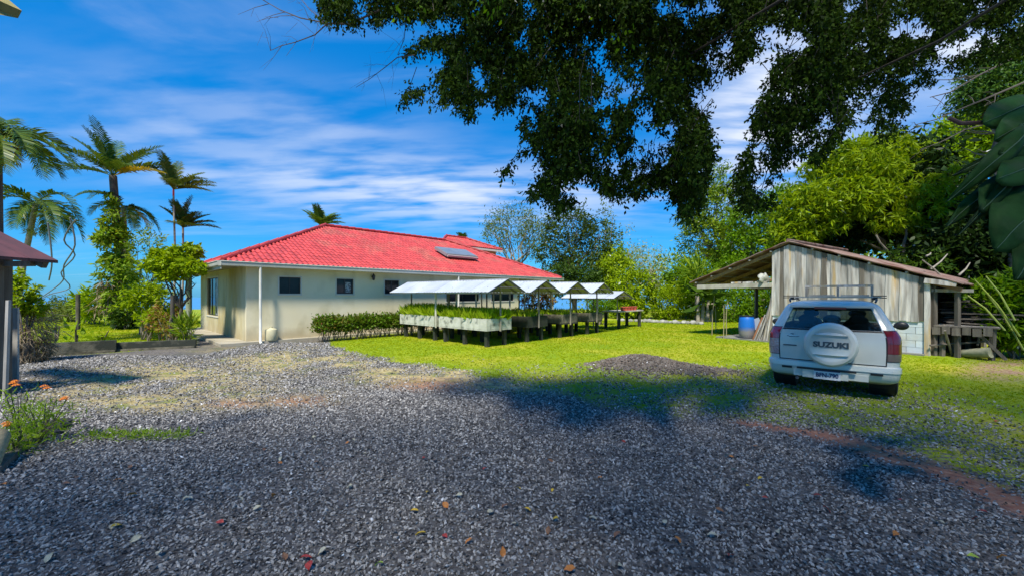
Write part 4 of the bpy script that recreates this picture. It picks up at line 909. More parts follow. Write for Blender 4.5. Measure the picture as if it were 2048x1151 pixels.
gRed = LM('reddish_leaves', [(.22, .07, .03), (.30, .16, .05), (.14, .18, .03), (.25, .25, .04)], tr=.35)
gDry = LM('dry_brown_leaves', [(.22, .15, .09), (.32, .24, .15), (.14, .09, .055), (.40, .33, .23)], tr=.2)
gPalm = LM('palm_leaflets', [(0.030, 0.084, 0.018), (0.045, 0.119, 0.020), (0.075, 0.154, 0.020), (0.120, 0.168, 0.020)], tr=.2, rough=.35)
gPalmR = LM('reddish_palm_leaflets', [(.05, .10, .02), (.09, .14, .03), (.05, .11, .02), (.12, .12, .03)], tr=.25)
gPalmY = LM('yellow_palm_leaflets', [(.35, .26, .02), (.30, .30, .03), (.42, .30, .04)], tr=.3)
mBark = M('grey_bark', (.22, .19, .15), (.12, .10, .08), rough=.95, scale=6, bump=.5, stretch=(1, 1, .3))
mBarkD = M('dark_bark', (.06, .05, .04), (.11, .095, .075), rough=.95, scale=6, bump=.5, stretch=(1, 1, .3))
mBarkP = M('pale_bark', (.36, .32, .26), (.24, .21, .17), rough=.95, scale=8, bump=.3)
mTwig = M('bare_twig', (.10, .085, .075), rough=.9)
def limb(p, q, r0, r1, n=6, j=.06):
    p = Vector(p); q = Vector(q); L = (q-p).length; pts = [p.lerp(q, i/n)+Vector((random.gauss(0, j), random.gauss(0, j), random.gauss(0, j*.5)))*L*.3*(1 if 0 < i < n else 0) for i in range(n+1)]
    return pts, [r0+(r1-r0)*i/n for i in range(n+1)]
def crown(blobs, leaf, n, wr=.42, droop=.3, k=18, cl=.12, fill=(.5, 1.0), size=(.6, 1.3), ros=0):
    tot = sum(b[1][0]*b[1][1]+b[1][0]*b[1][2] for b in blobs); VV = []
    for c, r in blobs:
        m = int(n*(r[0]*r[1]+r[0]*r[2])/tot/k)+1; rr_ = np.array(r)
        d = unit(rng.normal(size=(m, 3))); rad = rng.uniform(fill[0], fill[1], (m, 1))**.6; rad *= 1+.16*rng.normal(size=(m, 1))
        cc = np.array(c)+d*rad*rr_
        P_ = np.repeat(cc, k, 0)+(rng.normal(size=(m*k, 3))*cl*rr_.mean() if not ros else 0)
        out = np.repeat(d, k, 0)
        dr = out*.5+rng.normal(size=(m*k, 3))*.65; dr[:, 2] -= droop
        if ros: dr = rng.normal(size=(m*k, 3))*.8+out*.3; dr[:, 2] -= ros
        VV.append(leafV(P_, dr, leaf*rng.uniform(size[0], size[1], m*k), wr))
    return np.concatenate(VV)
def pb(x, y, rx, ry, Y, depth=None):          # blob measured off the photograph, real distance Y
    return (tuple(P(x, y, Y)), (rx/FOC*Y, depth or (rx+ry)/2/FOC*Y, ry/FOC*Y))
def tree(name, label, cat, base, blobs, leaf, n, mat, bark=None, tr=.12, group=None, kw={}, limbs=2, multi=1):
    o = E(name, base, label, cat, group)
    bark = bark or mBark; low = min(b[0][2]-b[1][2] for b in blobs); cz = Vector(blobs[0][0])
    for s in range(multi):
        mb = MB(); f = Vector((base[0], base[1], base[2]))+Vector((random.uniform(-.3, .3), random.uniform(-.2, .2), 0))*(multi > 1)
        fork = Vector((f.x+(cz.x-f.x)*.4, f.y+(cz.y-f.y)*.4, f.z+max(.3, (cz.z-f.z)*.45)))
        pts, rd = limb(f-UP*.1, fork, tr, tr*.7); mb.tube(pts, rd, 9)
        for b in blobs:
            for q in range(limbs):
                e = Vector(b[0])+Vector((random.uniform(-.6, .6)*b[1][0], random.uniform(-.6, .6)*b[1][1], random.uniform(-.2, .7)*b[1][2]))
                pts, rd = limb(fork, e, tr*.55, tr*.08, 7, .12); mb.tube(pts, rd, 6)
                for w in range(2):
                    st = pts[3+w]; pts2, rd2 = limb(st, st+Vector((random.uniform(-.7, .7)*b[1][0], random.uniform(-.7, .7)*b[1][1], random.uniform(0, .7)*b[1][2])), tr*.2, tr*.04, 4, .15); mb.tube(pts2, rd2, 5)
        mb.build('trunk', bark, o, smooth=True)
    quadmesh('crown', crown(blobs, leaf, n, **kw), mat, o); return o
def bush(name, label, cat, blobs, leaf, n, mat, group=None, kw={}, stems=5, bark=None):
    c = Vector(blobs[0][0]); o = E(name, (c.x, c.y, 0), label, cat, group); mb = MB()
    for b in blobs:
        for s in range(stems):
            f = Vector((b[0][0]+random.uniform(-.3, .3)*b[1][0], b[0][1]+random.uniform(-.3, .3)*b[1][1], -.05)); e = Vector(b[0])+Vector((random.uniform(-.7, .7)*b[1][0], random.uniform(-.7, .7)*b[1][1], random.uniform(-.2, .6)*b[1][2]))
            pts, rd = limb(f, e, .025+.01*b[1][0], .008, 5, .08); mb.tube(pts, rd, 5)
    mb.build('stems', bark or mBark, o); quadmesh('foliage', crown(blobs, leaf, n, **kw), mat, o); return o
def gbase(x, Y): return Vector(((x-1024)/FOC*Y, Y, 0))

gBlk = LM('deep_shade_leaves', [(.006, .018, .004), (.010, .028, .005), (.018, .045, .006), (.03, .06, .008)], tr=.15)  # leaf colour taken near black, deep shade painted in
# palms
def frond(parent, base, az, el, L, droop, mat, ll=.45, n=38, wr=.085, vee=.55, name='frond'):
    d = Vector((math.cos(az)*math.cos(el), math.sin(az)*math.cos(el), math.sin(el))); pts = [Vector(base)]
    m = 10; dd = d.copy()
    for i in range(m): dd = (dd-UP*droop*.105*(1+i*.16)).normalized(); pts.append(pts[-1]+dd*L/m)
    mb = MB().tube(pts, [.022*(1-.85*i/m) for i in range(m+1)], 5, cap=False)
    for i in range(n):
        f = .14+.86*i/(n-1); k = min(int(f*m), m-1); p = pts[k].lerp(pts[k+1], f*m-k); t = (pts[k+1]-pts[k]).normalized()
        sd_ = t.cross(UP); sd_ = sd_.normalized() if sd_.length > .05 else Vector((1, 0, 0)); nn = sd_.cross(t)
        l = ll*(math.sin(math.pi*min(1, f*.8+.16))**.6)*random.uniform(.85, 1.1)
        for s in (-1, 1):
            q = (sd_*s+t*(.55+.5*f)+nn*vee*random.uniform(.6, 1.3)).normalized(); w = t*wr*l*1.3; a = p; b_ = a+q*l*.55-UP*.02*l; c = a+q*l-UP*l*.28*random.uniform(.5, 1.5)
            mb.add([a-w*.4, a+w*.4, b_+w*.6, b_-w*.6, c], [(0, 1, 2, 3), (3, 2, 4)])
    return mb.build(name, mat, parent)
def palm(label, base, top, L, nf, mat, tr=.12, ll=.45, group=None, bark=None, shaft=None, up=(.1, 1.3), droop=1.0, yellow=0, seed=0):
    random.seed(100+seed); o = E('palm_tree', base, label, 'palm tree', group); base = Vector(base); top = Vector(top)
    mid = base.lerp(top, .5)+Vector((random.uniform(-.15, .15), 0, 0)); pts = [base-UP*.1, base.lerp(mid, .5), mid, mid.lerp(top, .5), top]
    MB().tube(pts, [tr*1.3, tr, tr*.9, tr*.85, tr*.8], 12).build('trunk', bark or mBarkP, o, smooth=True)
    if shaft: MB().tube([top-UP*.05, top+UP*.25, top+UP*.6], [tr*.85, tr*.8, tr*.3], 10).build('crown_shaft', shaft, o, smooth=True)
    for i in range(nf):
        az = i*2.399+random.uniform(-.2, .2); el = up[0]+(up[1]-up[0])*((i*.414+random.uniform(-.06, .06)) % 1)
        frond(o, top+UP*(.3 if shaft else 0), az, el, L*random.uniform(.85, 1.1), droop*random.uniform(.7, 1.2), gPalmY if i < yellow else mat, ll=ll)
    random.seed(7); return o
palm('tall palm at the left picture edge with a shaggy yellowish epiphyte collar', gbase(-8, 13), P(-8, 266, 13), 2.3, 15, gPalm, tr=.16, ll=.6, bark=mBarkD, seed=1, up=(-.1, 1.2), droop=1.1)
palm('drooping dark palm with a leaning pale trunk, second from the left', gbase(28, 20), P(72, 408, 20), 2.5, 15, gPalm, tr=.13, ll=.6, seed=2, up=(-.1, 1.0), droop=1.7)
palm('tallest left palm with upright crown and trunk wrapped in climbers', gbase(238, 21), P(226, 352, 21), 2.7, 18, gPalm, tr=.2, ll=.62, bark=mBarkD, seed=3, up=(.3, 1.35), droop=.42, yellow=2)
palm('lower palm crown just right of the climber-wrapped palm, grey trunk', gbase(250, 21.6), P(247, 412, 21.6), 2.0, 10, gPalm, tr=.12, ll=.5, seed=4, up=(-.2, .9), droop=1.2, yellow=2)
palm('slender red-shafted palm with a spiky crown left of the house', gbase(346, 22), P(347, 390, 22), 2.0, 15, gPalmR, tr=.055, ll=.55, seed=5, shaft=M('red_crown_shaft', (.45, .03, .04), rough=.5), up=(.1, 1.45), droop=.3)
palm('shorter slender palm directly below and right of the red-shafted palm', gbase(362, 22.6), P(366, 455, 22.6), 1.7, 14, gPalmR, tr=.06, ll=.5, seed=6, up=(.1, 1.45), droop=.3)
palm('lone palm crown rising behind the left peak of the red roof', gbase(640, 33), P(641, 452, 33), 2.0, 16, gPalm, tr=.12, ll=.6, seed=7, up=(.3, 1.3), droop=.3)
palm('small palm top showing behind the raised rear roof', gbase(926, 40), P(928, 488, 40), 1.6, 8, gPalm, tr=.1, ll=.6, seed=8, up=(.3, 1.2), droop=.6)
def smooth_px(q, m=4):
    q = [q[0]]+list(q)+[q[-1]]; out = []
    for i in range(1, len(q)-2):
        for j in range(m):
            t = j/m; out.append(tuple(.5*(2*q[i][k]+(q[i+1][k]-q[i-1][k])*t+(2*q[i-1][k]-5*q[i][k]+4*q[i+1][k]-q[i+2][k])*t*t+(-q[i-1][k]+3*q[i][k]-3*q[i+1][k]+q[i+2][k])*t**3) for k in (0, 1)))
    return out+[q[-1]]
# epiphytes and climbers on palms
tag(quadmesh('epiphyte_fern', crown([pb(6, 300, 22, 26, 12.8)], .22, 900, wr=.14, droop=.5), LM('epiphyte_yellow', [(.25, .22, .03), (.14, .16, .03), (.35, .28, .05)], tr=.3)), 'yellowish epiphyte clump growing under the crown of the leftmost palm', 'epiphyte')
tag(quadmesh('epiphyte_fern', crown([pb(78, 462, 20, 9, 19.8)], .22, 350, wr=.12, droop=.3), gGrey), 'grey air plant clump on the leaning pale palm trunk', 'epiphyte')
cl = E('climbing_plant', gbase(236, 20.7), 'leafy climber covering the trunk of the tallest left palm', 'climber')
quadmesh('foliage', crown([pb(228, 490, 22, 45, 20.7), pb(232, 560, 24, 45, 20.6), pb(222, 475, 16, 20, 20.5), pb(240, 610, 20, 40, 20.6), pb(258, 540, 14, 30, 20.7), pb(228, 435, 15, 36, 20.7)], .26, 4800, wr=.35, droop=.5), LM('climber_leaves', [(.16, .30, .01), (.28, .46, .012), (.08, .17, .01), (.24, .30, .03)], tr=.35), cl)
quadmesh('dry_skirt', crown([pb(234, 590, 17, 55, 20.75)], .5, 700, wr=.1, droop=1.6), gDry, cl)
# twisting bare vines
for j, pl__ in enumerate(([(150, 440), (128, 480), (150, 510), (122, 545), (140, 575), (95, 590), (66, 612)], [(140, 435), (150, 490), (128, 530), (126, 560), (96, 585), (72, 600)], [(96, 445), (104, 520), (98, 560)])):
    pl__ = smooth_px(pl__); tag(MB().tube([P(x, y, 18.5+.1*i) for i, (x, y) in enumerate(pl__)], [.034-.0007*i for i in range(len(pl__))], 7).build('twisted_vine', M('blue_grey_vine', (.16, .17, .19), rough=.8), smooth=True), ['bare twisted vine sweeping down left to the bushes, outer strand', 'bare twisted vine strand crossing just inside the outer one', 'short straight bare vine hanging beside the leaning palm'][j], 'vine')
# left garden
tree('garden_tree', 'flat-topped bright green tree overhanging the left end of the house roof', 'tree', gbase(375, 14.4), [pb(345, 528, 50, 13, 14.2), pb(385, 532, 24, 14, 14.0), pb(372, 503, 36, 9, 14.4), pb(325, 508, 24, 8, 14.3), pb(345, 548, 30, 7, 14.1)], .16, 4200, gYel, tr=.06, bark=mBarkD, kw=dict(wr=.5, droop=.5, cl=.14))
bush('croton_shrub', 'yellow-green shrub with orange flower tips before the tall climber palm', 'shrub', [pb(290, 600, 30, 36, 15.5), pb(325, 606, 22, 34, 15.5), pb(300, 640, 16, 22, 15)], .16, 2800, gYel, kw=dict(wr=.4, droop=.4))
bush('tall_shrub', 'airy grey-green shrub rising between the climber palm and the garden tree', 'shrub', [pb(295, 500, 22, 42, 17.5), pb(290, 560, 30, 40, 17.5)], .15, 1700, gMid, kw=dict(wr=.35, droop=.2))
bush('dark_fern', 'dark clump of fern beside the foot of the climber palm', 'fern', [pb(255, 630, 17, 30, 20.4)], .25, 900, gDark)
bush('ginger_clump', 'yellow-green ginger clump left of the climber palm', 'ginger', [pb(190, 610, 28, 24, 24), pb(175, 600, 22, 18, 24.5), pb(212, 606, 16, 24, 23.5)], .5, 1000, gYel, kw=dict(wr=.2, droop=.2))
bush('grey_bush', 'low greyish bush beyond the left lawn', 'bush', [pb(115, 620, 52, 22, 27), pb(85, 635, 36, 22, 26), pb(150, 625, 22, 22, 26)], .22, 3800, gOlive)
bush('corner_bush', 'leafy green bush behind the dry grass at the left edge', 'bush', [pb(38, 590, 22, 30, 10), pb(58, 615, 24, 12, 10.2), pb(25, 560, 14, 26, 10)], .13, 1500, gYel, kw=dict(wr=.45))
tag(quadmesh('dry_grass_clump', crown([pb(58, 665, 20, 48, 10.3), pb(62, 695, 22, 20, 10.4)], .42, 1900, wr=.035, droop=1.0, cl=.2), gDry), 'shaggy dry brown grass clump at the left end of the low wall', 'grass clump')
bush('spiky_plant', 'dark spiky plant at the right end of the low garden wall', 'plant', [pb(377, 662, 13, 20, 13.7)], .42, 260, gMid, kw=dict(wr=.1, droop=-.6))
bush('twiggy_shrub', 'half-bare twiggy shrub behind the right part of the low wall', 'shrub', [pb(340, 640, 26, 40, 14.2)], .12, 700, gRed, stems=14, bark=mBarkP)
for j, (x, Y, sc_) in enumerate(((112, 12.3, 1.0), (152, 13, .8), (204, 13.5, .6))):
    o = E('broadleaf_plant', gbase(x, Y), ['small broad-leaved plant on the lawn behind the left end of the wall', 'forked broad-leaved plant on the lawn, middle of three', 'small knobbly bare-stemmed plant behind the break in the wall'][j], 'plant')
    b0 = gbase(x, Y); t = MB()
    for q in range(4): e = b0+Vector((random.uniform(-.35, .35), random.uniform(-.2, .2), random.uniform(.5, .95)))*sc_; t.tube([b0-UP*.05, b0.lerp(e, .5)+UP*.06, e], [.03, .022, .012], 6)
    t.build('stem', mBarkD, o)
    quadmesh('leaves', leafV(np.array([tuple(b0+Vector((random.uniform(-.3, .3), random.uniform(-.2, .2), random.uniform(.4, .95)))*sc_) for _ in range(14)]), rng.normal(size=(14, 3))+np.array([0, 0, .2]), .34*sc_, .5), gYel, o)
for j, (x, y0, Y, w) in enumerate(((156, 588, 20, .17), (345, 590, 13.9, .12))):
    tag(MB().tube([gbase(x, Y), P(x, y0, Y)], w*.5, 10).build('fence_post', mBarkD, smooth=True), ['round dark post standing alone on the left lawn', 'weathered post in the shrubs behind the low wall'][j], 'post')
# low walls
for j, (xa, ya_, xb, yb_, h, ms, lb) in enumerate(((85, 712, 232, 703, .36, mMoss, 'black-stained low concrete kerb wall, left and taller section'), (233, 702, 391, 694.5, .27, mMoss, 'black-stained low concrete kerb wall, right and lower section'))):
    a, c = G(xa, ya_), G(xb, yb_); d = (c-a); nrm = Vector((-d.y, d.x, 0)).normalized(); o = E('low_wall', a, lb, 'wall')
    MB().obox(a-UP*.1, d, nrm*.14, UP*(h+.1)).build('wall_body', M('black_stained_wall', (.03, .035, .025), (.16, .15, .11), rough=.95, scale=2.2, bump=.5, contrast=(.52, .7)), o)
    MB().obox(a-nrm*.05-UP*.08+d*.01, d*.98, nrm*.05, UP*.15).build('footing', mBrownC, o)
# hedge
h0 = Vector((-6.95, 14.75, 0)); hedge = E('hedge', h0+av*3, 'clipped low hedge with bare stems beneath along the house wall', 'hedge')
hp_ = []
for i in range(26):
    u_ = i*.25; hp_.append((tuple(h0+av*u_+bv*.15+UP*(.64+.02*math.sin(i))), (.26, .27, .2)))
quadmesh('foliage', crown(hp_, .11, 24000, wr=.55, droop=-.5, cl=.3, k=10, fill=(.3, 1.02)), LM('hedge_leaves', [(.10, .22, .008), (.18, .34, .01), (.30, .46, .012), (.44, .54, .02), (.12, .12, .02)], tr=.3), hedge)
quadmesh('red_tips', crown(hp_[:4], .07, 500, wr=.5, droop=0, cl=.4, k=6, fill=(.95, 1.05)), gRed, hedge)
mb = MB()
for i in range(60):
    u_ = i*.105+random.uniform(-.03, .03); f = h0+av*u_+bv*random.uniform(0, .3)
    for q in range(3): pts, rd = limb(f-UP*.03, f+Vector((random.uniform(-.2, .2), random.uniform(-.15, .15), .6)), .013, .007, 4, .15); mb.tube(pts, rd, 5)
mb.build('stems', mBark, hedge)
# background trees, middle
T = lambda *a, **k: tree('background_tree', *a, **k)
T('sparse feathery grey-green tree behind the right end of the red roof', 'tree', gbase(1035, 40), [pb(1030, 450, 55, 40, 40), pb(990, 470, 30, 45, 40), pb(1070, 470, 40, 50, 40)], .26, 4300, gOlive, bark=mBarkP, tr=.17, kw=dict(cl=.15, k=10, wr=.35, fill=(.3, 1)), limbs=5)
T('rounded olive tree with orange tints right of the feathery tree', 'tree', gbase(1150, 36), [pb(1140, 450, 50, 35, 36), pb(1190, 480, 40, 40, 36), pb(1110, 500, 40, 40, 36), pb(1160, 540, 55, 40, 35)], .30, 8000, LM('olive_orange_leaves', [(.06, .10, .01), (.12, .16, .015), (.20, .19, .03), (.05, .08, .01)], tr=.3), tr=.2, kw=dict(wr=.4, cl=.13), limbs=3)
T('dark bush below the olive tree, behind the first canopies', 'bush', gbase(1160, 31), [pb(1120, 560, 40, 30, 31), pb(1175, 565, 36, 34, 31)], .26, 4500, gDark, tr=.1, kw=dict(wr=.4))
T('tall thin tree with sparse leaves right of the olive tree', 'tree', gbase(1222, 40), [pb(1215, 430, 16, 26, 40), pb(1225, 470, 20, 30, 40), pb(1205, 500, 16, 30, 40)], .28, 700, gOlive, bark=mBarkP, tr=.1, kw=dict(k=6, cl=.2))
T('thin nearly bare spire tree against the blue sky', 'tree', gbase(1258, 44), [pb(1258, 480, 6, 40, 44), pb(1258, 530, 12, 24, 44)], .25, 260, gGrey, bark=mBarkP, tr=.09, kw=dict(k=4, cl=.2))
T('bright yellow-green bushy tree behind the far canopies', 'tree', gbase(1245, 32), [pb(1232, 540, 30, 38, 33), pb(1265, 575, 40, 38, 30), pb(1255, 615, 34, 25, 30)], .28, 6500, gYel, tr=.1, kw=dict(wr=.42), limbs=3)
T('green tree with red tips left of the yellow-green bushy tree', 'tree', gbase(1225, 36), [pb(1225, 520, 26, 24, 36), pb(1208, 560, 22, 34, 35)], .28, 2600, gMid, tr=.1)
T('pale whitish sparse tree between the two green clumps', 'tree', gbase(1310, 46), [pb(1300, 530, 34, 42, 46), pb(1330, 560, 26, 30, 46), pb(1275, 520, 22, 30, 46)], .24, 2200, gGrey, bark=mBarkP, tr=.12, kw=dict(k=6, cl=.18), limbs=5)
bush('round_bush', 'round bright bush at the back edge of the lawn', 'bush', [pb(1335, 600, 34, 34, 29), pb(1340, 625, 20, 14, 28.5)], .20, 4200, gYel, kw=dict(wr=.35))
bush('low_flower_bed', 'low yellow-green plants behind the stone edging', 'plants', [pb(1270+i*25, 630, 18, 7, 29.5) for i in range(6)], .2, 1800, gYel, kw=dict(wr=.25, droop=-.4))
T('light green tree behind the stone edging, right of the round bush', 'tree', gbase(1385, 31), [pb(1385, 560, 42, 45, 31), pb(1350, 570, 22, 32, 31), pb(1400, 600, 40, 36, 30)], .27, 7000, gBright, tr=.1, kw=dict(wr=.4), limbs=3, multi=3)
o = E('spiky_dracaena', gbase(1392, 27), 'tall spiky dracaena left of the shed roof tip', 'dracaena'); c0 = P(1395, 552, 27)
quadmesh('leaves', leafV(np.tile(np.array(tuple(c0)), (170, 1))+rng.normal(size=(170, 3))*.25, rng.normal(size=(170, 3))+np.array([0, 0, .5]), rng.uniform(1.0, 1.9, 170), .07), gMid, o); MB().tube([gbase(1392, 27), c0], [.12, .08], 8).build('trunk', mBark, o)
o = E('banana_plant', gbase(1415, 26), 'dark broad-leaved banana clump beside the left shed roof', 'banana plant'); bp_ = np.array([tuple(P(random.uniform(1395, 1440), random.uniform(575, 622), random.uniform(25, 27))) for _ in range(46)])
quadmesh('leaves', leafV(bp_, rng.normal(size=(46, 3))*np.array([.8, .8, .4])+np.array([0, 0, .1]), rng.uniform(.8, 1.5, 46), .36), gDark, o); mb = MB(); [mb.tube([gbase(x, 26), gbase(x+random.uniform(-8, 8), 26)+UP*1.7], [.13, .08], 8) for x in range(1396, 1440, 9)]; mb.build('stems', mBarkP, o)
T('tall loose tree with bright top under the hanging foliage', 'tree', gbase(1445, 33), [pb(1440, 420, 42, 50, 33), pb(1410, 480, 44, 54, 33), pb(1465, 500, 50, 50, 32), pb(1440, 365, 34, 34, 33), pb(1385, 440, 26, 34, 33)], .28, 11000, gMid, tr=.2, kw=dict(wr=.38, cl=.12), limbs=4)
T('bright tree behind the left slope of the shed roof', 'tree', gbase(1525, 29), [pb(1520, 440, 55, 45, 29), pb(1500, 500, 50, 40, 29), pb(1560, 410, 36, 36, 28), pb(1470, 540, 36, 30, 28)], .26, 9000, gBright, tr=.2, kw=dict(wr=.42, cl=.12), limbs=4)
bush('shade_shrub', 'sunlit green shrub seen through the open left bay of the shed', 'shrub', [pb(1460, 610, 34, 34, 26), pb(1510, 600, 36, 36, 26), pb(1540, 610, 30, 36, 25)], .22, 5200, gBright)
o = tag(quadmesh('forest_backdrop', crown([pb(x, 560+random.uniform(-20, 15), 70, 60, 52+random.uniform(-4, 8)) for x in range(1180, 2400, 62)]+[pb(x, 620, 60, 22, 46) for x in range(1220, 1600, 60)]+[pb(x, 480+random.uniform(-40, 10), 90, 100, 46) for x in range(1620, 2500, 100)], .5, 30000, wr=.45), gMid), kind='stuff')
# stone edging
for i in range(19):
    x = 1246+i*8.7+random.uniform(-2, 2); g = G(x, 642+i*.35); r = random.uniform(.14, .22)
    tag(blob(g+UP*r*.4, r, i, 10, 6, amp=.15, sq=(1, .8, .7)).build('edging_stone', M('pale_edging_stone', (.36, .35, .31), (.2, .2, .17), scale=4, rough=.9, rnd=.25), smooth=True), 'pale rough stone in the row edging the far bed', 'stone', 'stones edging the far flower bed')
# porch things behind planters
bush('red_stem_shrub', 'reddish shrub with fallen blooms growing by the far end of the house', 'shrub', [pb(1075, 600, 34, 18, 21.5)], .13, 1800, gRed, stems=12)
bush('porch_bush', 'bright green bush behind the fourth canopy', 'bush', [pb(1205, 608, 28, 14, 23.5)], .15, 1500, gBright)
# mango
mg = E('mango_tree', gbase(1800, 20), 'large mango tree with yellow-green drooping leaves above the shed', 'mango tree')
mgb = [pb(1700, 345, 75, 60, 20), pb(1625, 420, 62, 50, 19.5), pb(1760, 305, 60, 36, 21), pb(1690, 395, 60, 40, 19), pb(1590, 470, 40, 34, 19.5)]
mgd = [pb(1800, 370, 100, 85, 21.5), pb(1850, 430, 100, 80, 21), pb(1740, 430, 80, 60, 21.5), pb(1890, 420, 90, 70, 22), pb(1660, 490, 60, 40, 20.5)]
quadmesh('crown', np.concatenate([crown(mgb, .36, 17000, wr=.2, ros=.9, k=11, fill=(.75, 1.03)), crown(mgb, .3, 5000, wr=.4, fill=(.2, .8))]), LM('mango_sunlit', [(.26, .36, .006), (.40, .48, .008), (.52, .55, .01), (.14, .22, .006)], tr=.4), mg)  # sunlit part of the crown painted in brighter leaf colours
quadmesh('inner_crown', np.concatenate([crown(mgd, .36, 9000, wr=.2, ros=.9, k=11, fill=(.8, 1.03)), crown(mgd, .4, 14000, wr=.45, fill=(.1, .95))]), gBlk, mg)  # shaded part of the crown painted with the near-black leaves
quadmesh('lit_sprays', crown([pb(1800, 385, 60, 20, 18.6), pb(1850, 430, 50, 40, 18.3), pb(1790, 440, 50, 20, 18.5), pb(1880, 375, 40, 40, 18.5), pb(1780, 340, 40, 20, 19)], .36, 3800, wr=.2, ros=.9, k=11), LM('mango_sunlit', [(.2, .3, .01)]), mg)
mb = MB(); f = gbase(1800, 20)
for e, r in ((P(1795, 480, 20), .16), (P(1720, 430, 20), .1), (P(1850, 420, 21), .1), (P(1640, 440, 20), .08), (P(1790, 360, 21), .09)):
    k0 = P(1798, 520, 20); pts, rd = limb(k0, e, r, r*.3, 7, .1); mb.tube(pts, rd, 8)
mb.tube([f, P(1798, 520, 20)], [.3, .2], 10); mb.tube(*limb(P(1800, 545, 18.4), P(1752, 470, 18.4), .06, .04, 5, .1), 7); mb.tube(*limb(P(1806, 540, 18.3), P(1812, 455, 18.3), .08, .045, 5, .08), 7); mb.build('trunk', mBark, mg, smooth=True)
# right side
T('bright feathery tree against the sky at the upper right', 'tree', gbase(1950, 27), [pb(1925, 275, 62, 42, 26), pb(1990, 270, 70, 60, 26), pb(1865, 315, 55, 36, 26)], .36, 14000, LM('lime_leaves', [(.25, .38, .008), (.36, .48, .01), (.18, .30, .008)], tr=.45), tr=.2, kw=dict(wr=.32, droop=.1))
T('dark round tree crown at the right edge above the large leaves', 'tree', gbase(2030, 15), [pb(2000, 185, 72, 50, 15), pb(2050, 130, 90, 60, 15)], .16, 14000, LM('dark_right_leaves', [(.03, .08, .02), (.05, .12, .02), (.09, .18, .02)], tr=.3), tr=.2)
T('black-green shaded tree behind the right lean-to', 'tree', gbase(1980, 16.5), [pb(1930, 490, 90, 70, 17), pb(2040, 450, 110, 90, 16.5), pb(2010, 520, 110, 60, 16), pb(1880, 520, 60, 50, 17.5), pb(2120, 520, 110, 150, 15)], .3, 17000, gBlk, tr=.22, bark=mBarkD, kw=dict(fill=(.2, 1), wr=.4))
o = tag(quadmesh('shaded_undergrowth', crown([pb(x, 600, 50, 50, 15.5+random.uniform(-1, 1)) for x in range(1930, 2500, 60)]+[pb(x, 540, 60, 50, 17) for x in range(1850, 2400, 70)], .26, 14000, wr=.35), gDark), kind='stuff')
hel = bush('heliconia_clump', 'tangled yellow-green heliconia clump at the right edge', 'heliconia', [pb(1985, 600, 50, 40, 11.5), pb(2030, 650, 50, 46, 11), pb(2060, 590, 40, 60, 11)], .26, 3600, gBright, kw=dict(wr=.28, droop=.3), stems=6)
for j, (a, c) in enumerate((((1950, 560), (2040, 672)), ((1965, 575), (2048, 700)), ((1935, 590), (2010, 660)), ((1972, 552), (2030, 640)))):
    pa, pc = P(*a, 11), P(*c, 10.4); tag(MB().tube([pa, pa.lerp(pc, .5)+UP*.1, pc], [.014, .02, .024], 7).build('leaning_cane', M('yellow_green_cane', (.30, .36, .04), (.2, .26, .05), scale=4, rough=.5), smooth=True), ['yellow-green cane leaning furthest left over the heliconia, longest', 'green cane parallel to and below the longest one', 'short leaning cane nearest the plank bench', 'second yellow cane, just right of the longest'][j], 'cane')
for j, (a, c, Y) in enumerate((((1852, 512), (1862, 505), 13), ((1885, 555), (1845, 520), 13), ((1918, 550), (1940, 525), 13), ((1862, 538), (1895, 508), 13.2))):
    tag(MB().tube([P(*a, Y), P((a[0]+c[0])/2+3, (a[1]+c[1])/2, Y), P(*c, Y)], [.03, .022, .014], 6).build('bare_branch', mBarkP), ['short crooked bare branch tip above the right shed roof', 'bare branch rising left above the shed roof end', 'short bare stick above the right tip of the shed roof', 'thin bare branch slanting right above the shed roof'][j], 'branch')
for j, (a, c) in enumerate((((1860, 690), (2000, 680)), ((1905, 712), (1890, 660)), ((1965, 640), (1955, 690)), ((1995, 690), (2048, 655)))):
    tag(MB().tube([P(*a, 11.3), P(*c, 11)], .028, 6).build('fallen_stick', mBark), ['long stick lying across below the plank bench end', 'upright stick beside the plank bench leg', 'pale upright stick between bench and heliconia', 'stick leaning up through the right heliconia'][j], 'stick')

